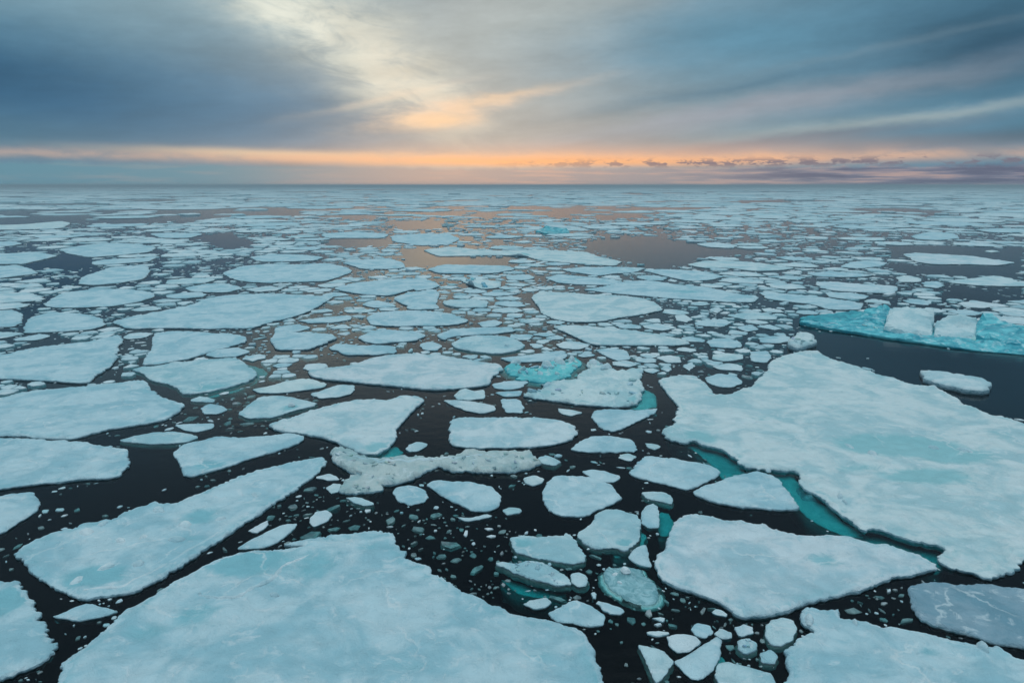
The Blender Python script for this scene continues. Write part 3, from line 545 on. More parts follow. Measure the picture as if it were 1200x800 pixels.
F('N29', 'dull grey floe', 'dull grey thin floe at the lower right edge, under the huge floe', 'g', '15.09 23.31 15.64 23.51 16.32 23.65 17.17 23.44 18.28 23.48 19.21 23.14 20.73 22.97 18.00 19.50 16.81 19.82 16.09 20.01 15.65 20.38 15.01 20.76 14.65 21.04 14.33 21.26 14.49 21.85 14.80 22.64', {'det': 1})
F('N30', 'bottom right floe', 'large pale floe filling the bottom right corner, ragged along its upper left', 'b', '10.37 21.70 10.65 21.93 10.88 21.82 11.32 21.78 11.82 21.85 11.45 21.26 11.88 21.23 12.31 21.18 12.53 20.90 12.86 20.69 13.52 20.62 14.36 20.41 14.65 20.17 15.06 20.01 15.78 19.69 16.00 19.75 16.35 19.19 17.15 18.42 16.43 17.03 13.53 16.08 7.66 16.54 8.04 17.76 8.74 18.53 8.72 19.01 8.96 19.62 9.64 20.14 10.33 20.55 10.13 21.11', {'det': 1})
F('N31', '', 'rounded turquoise lump between the grey-white floe and the bottom right floe', 'c', '8.79 20.90 9.22 21.33 9.62 21.43 9.90 21.33 9.88 20.83 9.38 20.14 9.00 19.95 8.73 20.01 8.66 20.41')
F('N32', '', 'arrowhead-shaped piece pointing down at the bottom of the picture', 'c', '4.20 19.99 4.54 19.88 4.99 19.67 5.07 19.40 5.19 19.15 4.83 18.60 4.47 18.18 4.41 18.55 4.35 18.90 4.28 19.46')
F('N33', '', 'large kite-shaped piece at the bottom, right of the arrowhead-shaped piece', 'b', '5.22 19.15 5.55 19.37 5.88 19.56 6.41 19.99 6.97 20.43 7.09 20.21 6.85 19.67 6.69 19.25 6.25 18.65 5.81 18.29 5.57 18.36 5.42 18.55')
F('N34', '', 'rounded chunk above the kite-shaped piece', 'w', '5.25 20.38 5.46 20.49 5.69 20.55 6.25 20.43 6.34 20.10 5.90 19.67 5.45 19.54 5.25 19.88')
F('N35', '', 'small block below the left corner of the grey-white floe tip', 'b', '6.15 20.78 6.34 21.07 6.50 21.13 6.84 21.02 6.93 20.66 6.58 20.32 6.32 20.43')
F('N36', '', 'teal-tinted low slab cut by the bottom edge', 'c', '6.57 19.05 6.93 19.13 7.24 19.03 7.83 18.75 8.18 18.60 8.12 18.08 7.79 17.54 6.38 17.54 6.39 18.46')
F('N37', '', 'small rounded block among brash left of the turquoise lump', 'w', '7.70 20.90 8.15 21.13 8.40 20.90 8.25 20.55 7.76 20.41')
F('N38', '', 'flat white chip among brash left of the small rounded block', 'w', '6.90 20.55 7.24 20.84 7.57 20.61 7.44 20.32 7.09 20.36')
F('N39', '', 'white lens-shaped chip just under the edge of the grey-white floe', 'w', '7.20 21.75 7.42 21.98 7.72 21.69 7.64 21.55 7.39 21.60')
F('N40', '', 'glassy lump at the left tip of the bottom right floe', 'c', '7.55 20.10 7.79 20.27 7.95 20.32 8.23 20.10 8.07 19.72 7.63 19.56 7.52 19.77')
F('N41', '', 'glassy blue lump touching the ragged side of the bottom right floe', 'c', '8.11 19.56 8.54 19.77 8.70 19.46 8.41 19.05 8.04 19.15')
F('N42', '', 'flat white splinter left of the rounded chunk, near the bottom', 'w', '4.61 20.61 5.00 20.72 5.41 20.61 5.09 20.46')
F('N43', '', 'white splinter in the dark gap below the murky half-sunken floe', 'w', '4.92 21.44 5.24 21.53 5.49 21.44 5.28 21.19')
F('N44', '', 'bright round knob at the left foot of the murky half-sunken floe', 'w', '2.92 22.83 3.00 23.05 3.15 23.08 3.22 22.87 3.13 22.64 2.97 22.59')
F('M1', 'slant-sided left-edge floe', 'large floe at the left edge with a slanted right side, above a dark channel', 'b', '-48.23 58.69 -45.77 59.86 -45.48 61.50 -43.84 63.23 -41.42 64.58 -40.73 66.97 -39.68 67.97 -38.16 65.05 -37.35 63.23 -35.66 59.86 -34.54 57.55 -33.84 55.06 -33.56 53.09 -33.07 51.84 -32.78 50.94 -33.37 50.83 -35.96 51.24 -38.24 51.66 -43.39 52.46', {'det': 1})
F('M2', 'broad tapering left floe', 'broad snow-covered left floe tapering to a point on the right', 'b', '-38.65 46.36 -36.55 47.11 -36.25 47.88 -35.47 48.58 -34.63 49.23 -32.41 49.79 -31.29 50.65 -29.87 51.06 -28.73 51.42 -27.84 50.36 -27.10 49.23 -25.24 47.11 -23.68 46.11 -22.81 45.39 -22.71 44.68 -22.53 44.00 -22.64 42.48 -23.34 41.66 -24.81 40.86 -25.35 40.40 -25.86 39.90 -26.34 38.99 -27.01 38.81 -27.89 38.99 -28.67 38.99 -29.96 39.35 -33.21 39.35', {'det': 1})
F('M3', 'blunt left floe', 'smooth blunt-ended floe at the left edge, directly below the broad tapering floe', 'b', '-32.99 39.06 -30.59 38.88 -29.65 38.92 -27.54 38.46 -26.65 38.46 -25.65 38.28 -24.85 38.01 -23.98 37.60 -23.08 37.33 -22.43 37.27 -21.80 36.46 -21.43 35.68 -21.10 35.08 -20.84 34.07 -20.65 33.44 -21.17 33.17 -21.81 33.12 -22.44 33.06 -23.33 32.72 -24.48 32.46 -25.30 32.08 -26.90 31.22', {'det': 1})
F('M4', '', 'thin pale leaf-shaped floe right of the tip of the blunt left floe', 'c', '-23.56 38.63 -23.18 39.35 -22.43 39.90 -21.26 40.21 -20.19 39.90 -19.06 39.17 -19.38 38.46 -20.23 38.11 -22.19 38.21')
F('M5', 'shoe-shaped floe', 'shoe-shaped floe with a steep left end above the long lumpy slab', 'b', '-19.41 36.62 -19.48 37.80 -19.08 38.35 -18.59 38.63 -18.11 39.06 -17.55 39.20 -16.56 39.06 -15.63 39.35 -14.64 39.50 -13.69 39.79 -12.66 39.35 -12.55 38.63 -13.01 37.67 -13.90 36.62 -14.79 35.74 -15.54 34.67 -16.04 34.21 -16.35 33.88 -16.84 33.44 -17.34 33.55 -18.32 35.14', {'det': 1})
F('M6', 'wing-shaped floe', 'wing-shaped floe right of the dark channel at upper left', 'b', '-36.95 69.01 -34.69 70.07 -30.88 69.01 -27.91 68.18 -26.58 66.97 -26.07 65.05 -26.79 63.23 -27.50 61.08 -28.37 58.69 -29.53 57.19 -30.33 56.39 -31.36 56.11 -32.74 59.07 -33.30 61.08 -33.85 62.35 -35.38 65.52', {'det': 1})
F('M7', 'teal-edged floe', 'turquoise-tinted floe with submerged edges below the wing-shaped floe', 'c', '-31.61 54.73 -30.46 55.41 -29.35 56.82 -27.85 57.55 -26.32 58.31 -24.06 58.31 -22.48 56.11 -20.59 53.41 -20.59 51.54 -21.39 49.79 -22.21 48.68 -23.44 47.88 -24.34 48.15 -25.31 49.51 -26.68 50.65 -27.97 51.24 -28.94 52.15 -29.77 53.41', {'det': 1})
F('M8', '', 'small rounded floe right of the tapered tip of the broad left floe', 'b', '-21.53 44.68 -21.31 45.87 -20.21 45.39 -19.46 44.45 -19.74 43.56 -20.80 43.69')
F('M9', '', 'flat half-moon floe above the thin pale leaf-shaped floe', 'b', '-21.66 41.46 -20.59 41.66 -19.17 41.86 -18.88 40.86 -19.66 40.21 -20.58 40.47')
F('M10', '', 'low slushy piece under the turquoise-tinted floe', 'c', '-23.16 46.60 -22.69 47.62 -21.28 46.85 -21.12 46.11 -22.32 46.11')
F('M11', '', 'flat floe with bright specks left of the big pointed white floe', 'c', '-18.45 43.56 -18.43 45.39 -18.25 47.36 -16.94 47.62 -15.31 46.85 -13.66 45.87 -13.76 45.15 -14.80 44.23 -15.80 42.91 -17.36 42.57', {'det': 1})
F('M12', '', 'low fish-shaped floe above the speckled flat floe', 'w', '-19.56 49.23 -18.25 50.07 -17.81 51.24 -17.17 51.84 -15.87 52.02 -14.33 50.65 -14.26 49.79 -15.63 48.96 -17.31 48.25 -18.78 48.41')
F('M13', '', 'small tilted oval floe just above the big pointed white floe', 'w', '-14.92 48.15 -14.11 49.23 -13.64 49.90 -13.10 50.36 -12.12 50.36 -11.70 49.23 -11.87 47.88 -12.64 47.21 -13.85 47.11')
F('M14', 'big pointed white floe', 'big pointed white floe, triangular, with a teal lower tip', 'w', '-15.51 41.26 -15.10 41.86 -14.54 42.48 -13.80 43.78 -12.72 45.15 -11.97 45.72 -11.22 46.36 -10.05 46.60 -8.79 46.36 -7.89 47.36 -6.80 47.36 -6.21 46.36 -6.59 44.68 -6.80 43.56 -6.99 42.48 -7.11 41.46 -7.22 40.47 -7.16 39.72 -6.97 38.99 -7.19 37.27 -7.44 36.62 -7.74 36.30 -8.50 36.46 -9.42 37.27 -10.41 38.28 -11.36 38.99 -12.24 39.35 -13.14 39.72 -14.02 40.02 -14.77 40.28', {'det': 1})
F('M15', 'long lens-shaped floe', 'long lens-shaped floe with a faint grey streak, above the big pointed white floe', 'w', '-16.80 54.06 -15.67 55.06 -14.06 55.76 -12.92 57.19 -12.41 58.31 -11.61 59.07 -10.41 59.86 -8.53 60.27 -7.28 59.47 -7.32 59.86 -5.71 59.07 -3.74 57.93 -2.39 56.97 -1.09 56.46 -0.80 54.73 -1.21 53.54 -1.54 52.77 -1.80 50.36 -2.59 49.79 -3.55 49.51 -5.26 48.96 -6.72 49.12 -7.05 49.23 -9.12 50.07 -11.20 50.65 -12.98 51.24 -14.81 51.84 -16.09 52.77', {'det': 1})
F('M16', 'pale rubble strip', 'dirty white strip of refrozen rubble stretching across the centre, rough on top', 'd', '-10.36 36.62 -10.33 37.43 -9.99 37.60 -9.06 36.78 -8.01 35.83 -7.12 35.53 -6.22 35.83 -5.30 36.14 -4.52 35.68 -3.69 35.68 -3.16 36.46 -2.56 36.68 -1.71 36.68 -0.49 37.01 0.25 36.88 0.98 37.01 1.20 35.99 1.53 35.23 1.04 34.36 0.23 34.07 -0.45 33.93 -2.05 33.93 -2.73 33.99 -3.21 34.21 -3.94 34.64 -4.76 33.80 -5.30 32.85 -5.69 32.54 -6.10 32.34 -6.77 32.46 -6.44 31.83 -7.04 31.59 -7.83 31.34 -8.63 31.59 -8.66 32.59 -8.46 33.12 -8.18 33.39 -8.79 34.07 -9.61 35.08 -10.04 35.83', {'det': 1, 'rough': 2.5})
F('M17', '', 'small knob just left of the lower end of the rubble strip', 'w', '-9.46 32.08 -9.24 32.72 -8.77 32.59 -8.59 31.83 -8.79 31.59 -9.03 31.47')
F('M18', '', 'pale chip floating under the lower left end of the rubble strip', 'c', '-8.24 31.06 -7.68 31.15 -6.72 30.52 -6.56 30.23 -7.05 30.14 -7.75 30.52')
F('M19', '', 'small chip at the upper tip of the long lumpy slab', 'w', '-10.31 33.39 -9.77 33.88 -9.22 33.52 -9.01 33.12 -9.53 32.99')
F('M20', '', 'small white floe in dark water left of the rectangular floe', 'w', '-6.17 37.94 -5.61 38.46 -5.00 38.11 -5.20 37.27 -5.78 36.94')
F('M21', 'rectangular floe', 'long rectangular floe with a rounded right end at the picture centre', 'w', '-3.98 41.66 -3.91 42.48 -3.38 42.82 -1.83 42.69 0.28 42.69 2.38 42.48 3.32 42.07 3.93 41.06 4.09 39.90 3.46 38.63 2.52 37.94 1.50 37.60 -1.00 37.43 -2.87 37.53 -3.65 37.94 -3.88 39.72', {'det': 1})
F('M22', '', 'flat six-sided floe right of the rectangular floe', 'b', '3.33 37.10 3.71 37.87 4.08 38.46 4.82 39.35 5.99 39.35 7.20 38.81 7.30 37.94 7.13 36.94 5.89 36.88 4.53 36.78', {'det': 1})
F('M23', 'shield-shaped floe', 'shield-shaped floe pointing down, below the rough white-blue floe', 'b', '5.22 42.91 5.66 44.23 6.87 44.59 8.13 44.23 9.33 44.45 10.03 44.68 9.63 43.78 8.35 42.27 7.01 40.86 6.37 40.17 5.75 40.47 5.49 41.66', {'det': 1})
F('M24', 'rough white-blue floe', 'rough white-blue floe with broken upper edge and a teal right end', 'w', '0.85 47.62 1.90 48.68 2.59 49.79 2.29 50.36 4.35 51.54 5.36 51.54 5.13 52.77 6.30 54.06 6.35 56.11 6.91 57.93 7.71 56.82 8.45 54.39 9.16 54.39 10.86 55.06 10.73 53.41 10.04 51.54 9.94 49.23 9.23 47.11 8.62 45.39 7.36 44.92 5.92 45.15 4.48 45.63 2.74 46.60 1.53 46.85', {'det': 1, 'rough': 2.2})
F('M25', 'turquoise broken floe', 'bright turquoise broken floe between the lens-shaped floe and the rough white-blue floe', 't', '-0.54 55.41 -0.18 56.82 0.37 57.55 0.72 55.41 2.12 54.73 3.08 56.11 4.09 57.55 5.64 58.31 5.84 56.46 5.08 54.06 4.42 52.46 3.68 51.54 1.99 50.94 0.67 51.84 0.00 53.09', {'det': 1, 'rough': 3})
F('M26', '', 'wide flat piece just above the turquoise broken floe', 'b', '-1.04 58.69 0.77 59.47 3.12 60.67 4.75 61.50 4.98 59.47 4.11 57.93 1.48 57.41 0.00 57.41')
F('M27', '', 'flat cake of ice off the right end of the lens-shaped floe', 'b', '-1.56 50.65 -0.50 51.42 1.34 51.42 0.81 49.79 -0.32 49.12 -1.29 49.51')
F('M28', '', 'thin low piece directly below the flat cake of ice', 'b', '-1.27 48.58 0.80 48.96 0.62 47.62 -0.62 47.36')
F('M29', '', 'lens-shaped small floe above the rectangular floe', 'w', '-4.95 46.60 -3.66 46.60 -2.41 46.11 -1.19 45.39 -1.02 44.45 -2.01 43.69 -3.19 44.23 -4.16 45.39')
F('M30', '', 'small peaked piece on the upper edge of the small lens-shaped floe', 'w', '-4.21 47.73 -3.89 48.68 -3.53 49.23 -2.86 48.68 -2.08 49.23 -1.92 47.01 -3.05 46.60 -3.98 46.85')
F('M31', '', 'squarish grey piece above the middle of the rectangular floe', 'b', '-0.77 46.85 0.46 46.85 0.89 45.15 0.72 43.78 -0.29 43.78 -0.59 44.92')
F('M32', '', 'narrow pale piece left of the shield-shaped floe', 'w', '3.09 44.92 4.08 44.45 4.75 43.87 3.97 43.12 3.29 43.56')
F('M33', '', 'small teal-white piece off the right end of the rubble strip', 'c', '1.44 35.99 1.94 36.46 2.73 35.53 2.34 34.93 1.65 35.23')
F('M34', '', 'small pointed cake below the right end of the rubble strip', 'w', '0.61 33.25 1.13 33.66 1.67 33.25 1.54 32.59 1.09 32.34 0.72 32.72')
F('M35', '', 'grey-blue flat piece above the big oval floe', 'b', '3.72 34.21 4.38 34.44 5.04 34.21 5.74 33.52 5.30 32.85 4.64 32.85 4.05 33.52')
F('M36', '', 'thin chip below the flat six-sided floe', 'w', '6.07 36.46 6.72 36.68 7.05 36.14 6.43 35.68')
F('M37', '', 'small leaf-shaped chip above the trapezoid floe', 'w', '7.87 38.28 8.36 38.18 8.78 37.77 8.30 37.27 7.99 37.60')
F('M38', '', 'white lump in the dark water between the big pointed white floe and the rectangular floe', 'w', '-6.05 37.94 -5.48 38.46 -5.00 38.11 -5.33 37.27 -5.90 36.94 -6.22 37.43')
F('M39', '', 'blunt flat floe under the right part of the long thin strip floe', 'b', '7.76 61.93 9.24 62.53 10.68 61.50 10.53 58.31 9.31 57.70 8.56 59.07 8.00 60.67')
F('M40', 'long thin strip floe', 'long thin strip floe with a straight dark lower edge, right of centre', 'w', '4.26 72.52 6.52 72.98 9.20 72.06 11.74 70.72 13.76 69.43 15.61 67.77 16.87 65.81 17.33 64.31 15.92 63.58 12.24 63.58 8.16 63.58 7.43 64.31 6.78 66.19 5.88 68.59', {'det': 1})
F('M41', '', 'diamond-like floe with bright specks just above the lens-shaped floe', 'c', '-5.97 64.13 -4.93 66.97 -3.26 67.97 -0.86 67.47 0.63 65.52 1.22 63.23 0.59 61.50 -0.78 60.27 -1.94 60.27 -3.54 61.08 -5.21 62.35')
F('M42', '', 'ragged floe touching the speckled diamond-like floe on its upper side', 'b', '-7.83 67.97 -6.36 71.16 -4.12 71.72 0.00 72.29 0.45 70.07 -1.76 68.80 -3.07 68.49 -6.05 67.47 -6.77 66.00')
F('M43', '', 'small rounded cake in a ring of dark water above the lens-shaped floe', 'b', '-8.95 64.13 -7.95 65.24 -6.64 63.67 -6.92 61.50 -8.13 61.67')
F('M44', '', 'bean-shaped floe above left of the lens-shaped floe', 'b', '-15.44 66.97 -14.77 70.07 -13.36 70.94 -9.78 69.53 -8.70 67.97 -9.45 65.52 -11.26 65.05 -13.17 64.13 -14.39 65.05')
F('M45', '', 'low wide floe directly under the bean-shaped floe', 'b', '-17.23 62.35 -16.82 63.95 -14.69 63.58 -10.96 63.23 -10.54 60.67 -12.33 59.86 -15.07 60.02')
F('M46', 'thick square-cornered floe', 'square-cornered floe with a pointed right end, right of the wing-shaped floe', 'b', '-23.56 65.05 -24.84 70.07 -23.11 69.53 -20.73 69.01 -18.40 68.49 -17.56 66.48 -18.10 64.13 -18.91 61.93 -20.22 61.67 -21.89 61.93', {'det': 1})
F('M48', '', 'pale flat floe squeezed between the wing-shaped floe and the turquoise-tinted floe', 'b', '-27.75 59.86 -27.46 61.93 -26.01 62.79 -24.07 61.08 -24.71 59.47 -26.20 58.92')
F('M49', 'tilted slab in dark water', 'narrow slab alone in the dark water between the iceberg and the huge floe', 'w', '33.21 53.09 34.19 53.28 35.62 52.27 36.83 51.06 36.38 49.79 34.68 47.88 33.36 48.25 32.41 49.79 32.21 51.24', {'thick': 0.45})
F('M50', '', 'snowy lump at the top left corner of the huge floe', 'w', '26.54 64.13 28.12 66.00 29.16 66.97 30.23 66.97 29.12 63.67 28.23 62.79 26.32 61.08 26.04 62.35', {'rough': 2, 'thick': 0.5})
F('M51', '', 'flat ragged piece left of the snowy lump', 'b', '24.76 66.97 26.53 67.97 28.07 67.47 27.51 65.52 25.89 64.58 24.40 65.05')
F('M52', '', 'square pale piece above the upper left edge of the huge floe', 'b', '21.90 61.08 23.73 61.50 23.12 59.07 21.89 56.97 20.80 57.55')
F('M53', '', 'lozenge-shaped piece left of the square pale piece', 'w', '18.02 59.86 19.52 60.67 20.87 60.02 20.30 58.31 18.57 57.55 17.67 58.31')
F('M54', '', 'flat cake in brash above the lozenge-shaped piece', 'b', '19.32 65.52 21.38 66.77 22.10 65.05 21.78 62.79 20.08 62.53 18.88 63.23')
F('M55', '', 'small flat piece right of the blunt flat floe', 'w', '12.75 59.07 14.26 59.86 15.04 59.07 14.67 57.19 13.47 57.19')
F('M56', '', 'rounded cake resting near the notch in the huge floe', 'b', '15.40 52.46 16.88 53.73 17.97 52.77 17.98 51.24 16.85 49.79 15.88 49.79 15.23 50.94')
F('M57', '', 'small round cake between the flat piece and the notch of the huge floe', 'w', '14.50 56.11 15.60 57.55 15.59 55.76 14.61 54.39')
F('M58', '', 'little bright cake left of the small round cake', 'w', '12.47 55.06 13.14 56.11 13.36 55.06 12.66 53.93')
F('M59', '', 'thin oval chip above the trapezoid floe, left of the leaf-shaped chip', 'w', '6.02 36.14 6.71 36.62 7.05 36.14 6.54 35.62')
F('c1', 'broad pale upper-left floe', 'broad pale floe with a pointed right end in the upper left field', 'b', '-44.84 74.89 -43.90 78.47 -42.57 81.81 -41.63 84.20 -40.89 86.07 -41.32 90.78 -40.16 92.96 -38.76 94.46 -34.25 95.23 -31.01 94.46 -28.40 93.70 -24.66 92.96 -24.31 89.39 -24.33 87.37 -24.75 81.24 -25.60 77.41 -27.33 73.92 -27.88 71.61 -30.62 71.61 -31.80 71.16 -35.19 71.61 -38.85 71.61 -40.43 71.16 -42.81 72.98', {'det': 1})
F('c2', '', 'wide flat floe above the wide left side of the broad pale floe', 'b', '-60.03 85.76 -62.58 92.59 -63.85 96.41 -61.43 99.49 -56.42 99.49 -51.08 96.41 -49.13 92.59 -49.00 89.05 -50.61 84.97 -53.56 84.50 -57.11 84.20')
F('c3', '', 'long pale floe among leads near the left edge', 'b', '-107.7 162.5 -109.3 174.3 -107.4 182.2 -98.0 179.5 -86.8 168.2 -83.2 157.2 -85.9 149.8 -89.7 145.3 -98.1 152.2')
F('c4', '', 'flat floe at the left edge beside an open dark lead', 'b', '-118.5 154.7 -112.8 152.2 -110.1 157.2 -98.3 148.4 -96.8 141.0 -94.8 133.1 -101.5 132.0')
F('c5', '', 'highest long strip floe at the far left', 'w', '-200.8 264.6 -190.8 268.9 -192.9 296.6 -178.5 279.7 -159.4 244.7 -169.6 238.7 -179.7 236.3')
F('c6', '', 'narrow floe below the long pale floe', 'b', '-84.2 137.0 -83.6 141.0 -75.2 145.3 -72.7 137.0 -76.5 133.1 -80.0 130.6')
F('c7', '', 'notched floe below the narrow floe at upper left', 'b', '-67.40 105.05 -72.34 115.33 -72.62 118.22 -75.12 127.77 -68.83 129.51 -62.98 118.22 -60.09 109.96 -61.46 106.24 -64.06 103.89')
F('c8', '', 'left-edge floe under the dark lead', 'b', '-97.79 127.08 -94.69 130.57 -89.54 126.07 -81.88 118.22 -83.19 115.33 -84.96 109.96')
F('c9', '', 'left-edge floe above the slanted-side floe', 'b', '-63.43 81.24 -61.37 82.69 -58.32 79.83 -54.45 74.65 -53.96 72.29 -56.55 72.06')
F('c10', '', 'wide ragged floe just above the slanted-side floe', 'b', '-52.80 72.29 -55.91 77.81 -55.69 81.24 -51.22 79.83 -47.12 77.16 -44.48 73.45 -44.52 71.16 -47.00 70.07 -50.51 69.01')
F('c11', 'hexagon-like floe', 'wide hexagon-like floe above the pointed end of the broad pale floe', 'b', '-50.39 118.22 -51.42 128.46 -47.29 132.76 -41.03 131.29 -36.90 134.25 -31.33 128.46 -27.96 120.62 -28.97 112.59 -29.98 108.44 -34.45 107.45 -38.16 106.48 -41.88 107.45 -45.93 111.52', {'det': 1})
F('c12', '', 'pointed pale floe right of the end of the broad pale floe', 'b', '-26.60 100.55 -24.72 106.24 -20.03 109.96 -16.77 111.26 -13.66 108.69 -13.26 102.76 -14.89 98.44 -17.12 93.52 -20.27 94.46 -23.11 96.41')
F('c13', '', 'five-sided floe touching the pointed pale floe', 'b', '-16.22 91.68 -14.60 96.41 -11.28 99.49 -10.14 94.46 -9.96 87.37 -8.99 83.44 -11.58 82.99 -13.98 86.56')
F('c14', '', 'broad low floe above the bean-shaped floe', 'b', '-16.84 77.41 -16.39 80.67 -14.02 81.81 -10.38 81.81 -7.08 79.56 -4.83 75.88 -5.65 73.92 -8.38 72.98 -10.70 72.98 -12.95 72.52 -15.45 73.45', {'det': 1})
F('c15', '', 'long floe above the hexagon-like floe', 'b', '-56.17 145.28 -53.09 152.21 -44.81 149.83 -39.86 145.28 -39.90 138.95 -44.47 136.95 -50.45 136.95')
F('c16', '', 'flat floe left of the orange gleam on the water', 'b', '-33.73 135.01 -29.91 141.00 -25.89 143.11 -21.51 135.01 -19.72 126.07 -22.59 124.42 -27.26 124.42')
F('c17', '', 'far strip floe left of the small peach reflections', 'b', '-60.5 217.3 -52.1 227.5 -39.0 217.3 -37.1 199.5 -45.7 199.5 -53.8 199.5')
F('c18', '', 'far floe above the orange gleam on the water', 'b', '-36.7 208.0 -29.6 217.3 -20.2 217.3 -14.5 195.4 -16.0 177.5 -23.8 174.3 -32.6 187.8')
F('c19', '', 'narrow floe above the square-cornered floe', 'b', '-24.15 75.88 -21.77 77.81 -19.11 79.15 -18.26 76.51 -19.97 74.65 -22.75 74.40')
F('c20', '', 'thin bright strip in the lead above the dark channel, centre left', 'w', '-20.72 82.69 -18.52 83.44 -16.21 82.40 -17.47 80.95 -19.79 80.95')
F('c21', '', 'small flat floe between the thin bright strip and the five-sided floe', 'b', '-19.46 86.56 -18.48 89.91 -15.49 87.37 -14.54 84.97 -17.02 83.89')
F('c22', '', 'flat floe just below the peach-coloured water', 'b', '-15.58 124.42 -13.13 131.29 -7.35 130.57 -0.81 129.51 0.78 124.42 -2.96 118.22 -8.15 118.22 -12.60 118.22')
F('c23', 'long bright far floe', 'long bright floe with a small blue hump, edge of the far grey open water', 'w', '-21.23 162.52 -14.89 171.19 -8.09 162.52 0.00 159.81 6.07 162.52 11.93 159.81 17.12 157.20 18.39 147.52 22.23 136.95 19.43 129.51 15.59 131.29 10.96 135.01 6.07 138.95 2.76 147.52 -3.73 149.83 -10.18 148.44 -16.09 147.52')
F('c24', '', 'narrow floe under the right end of the long bright far floe', 'b', '8.57 124.42 12.72 127.08 19.18 127.77 24.45 126.07 21.75 119.71 17.78 118.22 14.47 115.33 10.50 119.71')
F('c25', '', 'flat floe above the smooth half-oval floe', 'b', '5.30 112.59 8.05 116.76 12.15 113.94 16.58 109.96 17.56 107.45 15.04 103.89 10.53 104.59 7.35 106.24')
F('c26', 'wide ribbon floe', 'wide ribbon-like floe with a blue tint, right of the smooth half-oval floe', 'b', '10.26 99.28 13.47 101.86 17.56 107.45 20.63 109.45 23.64 107.45 26.09 103.66 29.50 101.86 30.77 97.62 31.85 95.23 34.05 92.96 31.75 88.03 28.06 88.71 24.49 90.08 21.05 91.50 17.75 93.70 12.31 97.62')
F('c27', 'smooth half-oval floe', 'smooth half-oval floe with a flat back edge, right of centre', 'w', '2.63 92.59 3.99 97.42 7.30 96.41 11.33 94.46 15.35 93.52 17.79 90.78 18.80 87.37 18.62 82.69 15.97 79.83 12.86 77.81 10.06 75.26 6.68 74.89 4.87 76.51 3.55 79.83 3.26 85.76', {'det': 1})
F('c29', '', 'left-leaning flat floe left of the turquoise hummock', 'b', '-17.27 109.96 -14.84 112.59 -10.79 103.89 -11.91 99.49 -14.21 98.03')
F('c30', '', 'grey-white floe left of the brash-filled patch at centre', 'b', '-13.45 92.59 -11.79 98.44 -10.34 96.41 -9.78 85.76 -11.02 82.69 -13.23 83.44')
F('c31', '', 'bright floe with a small turquoise hummock at its left end', 'w', '-8.63 109.96 -4.86 110.48 -1.69 107.45 -1.60 101.64 -4.39 99.49 -5.82 102.76')
F('c32', '', 'slushy flat piece below the turquoise hummock', 'c', '-9.29 89.05 -6.31 90.78 -2.82 89.05 -3.20 84.20 -6.40 84.20 -8.42 85.76')
F('c33', '', 'small floe above the brash between two bright floes', 'b', '-1.09 115.33 2.93 116.76 3.89 112.59 2.06 109.45 -0.69 109.96')
F('c34', '', 'small flat cake above the speckled diamond-like floe', 'b', '-3.80 74.65 -1.95 76.51 -0.95 74.65 -1.84 72.29 -3.23 72.29')
F('c35', 'strip before far grey water', 'long flat floe on the near side of the far grey open water', 'w', '33.65 131.29 37.63 136.95 43.36 138.95 48.07 135.01 51.02 129.51 52.46 126.07 48.45 122.81 43.29 121.24 40.23 126.07 35.50 126.07')
F('c36', '', 'flat pointed floe above the wide ribbon-like floe', 'b', '23.45 122.81 27.26 124.42 31.53 122.81 34.83 118.22 35.39 113.94 32.46 109.96 28.00 108.69 26.10 113.94')
F('c37', '', 'thin bright strip on the far side of the far grey water', 'w', '47.9 179.5 54.9 184.3 57.4 174.3 53.8 166.5 48.4 169.4')
F('c38', '', 'small bright wedge right of the smooth half-oval floe', 'w', '19.11 79.15 20.54 79.83 20.69 76.51 19.50 74.65 18.60 75.88')
F('c39', '', 'flat cake right of the small bright wedge', 'b', '20.61 75.26 22.40 76.51 24.35 76.51 24.18 74.04 22.60 72.29 20.07 73.21')
F('c40', '', 'small peaked chip below the wide ribbon-like floe', 'w', '24.13 82.69 25.84 84.97 25.97 82.69 24.55 80.53')
F('c41', '', 'thin flat cake right of the long thin strip floe', 'b', '23.98 72.29 26.22 73.45 26.35 71.16 24.55 69.85')
F('c42', '', 'wide thin teal-tinted floe below the right end of the ribbon-like floe', 'c', '25.15 79.15 29.39 81.24 31.18 78.47 30.19 76.51 26.78 76.51')
F('c43', 'ragged floe beside the iceberg', 'pale ragged floe behind the low turquoise tail of the iceberg', 'b', '35.27 96.41 36.49 96.41 39.35 94.46 42.11 92.59 44.50 89.05 45.22 86.56 42.75 82.69 39.34 82.69 38.37 86.56 36.05 89.05 34.43 90.78')
F('c44', 'lone long far-right floe', 'long lone floe in the upper dark lead at far right', 'w', '86.5 152.2 91.5 154.7 95.2 151.2 99.3 147.5 99.0 141.0 99.5 135.0 93.1 130.6 88.3 132.0 81.7 132.0 80.8 137.0')
F('c45', '', 'short floe at the left end of the lower far right lead', 'w', '63.60 112.59 66.92 115.33 67.24 111.26 64.50 107.45 61.46 107.45')
F('c46', '', 'long stepped floe reaching the right edge above the iceberg', 'w', '68.89 107.45 72.16 110.48 75.10 111.26 81.00 114.77 81.98 112.59 80.37 107.45 82.60 105.05 80.51 102.31 74.38 102.76 70.60 103.89 69.32 106.00')
F('c47', '', 'small flat floe between the short floe and the stepped floe', 'b', '65.18 107.45 68.30 108.69 66.19 103.89 63.34 100.55 61.83 102.31')
F('c48', '', 'wide floe with a blunt right end left of the dark far right lead', 'w', '47.62 107.45 51.33 107.45 54.91 103.89 58.21 102.76 56.47 98.44 54.19 95.43 49.87 96.41 46.54 98.44 46.08 101.64')
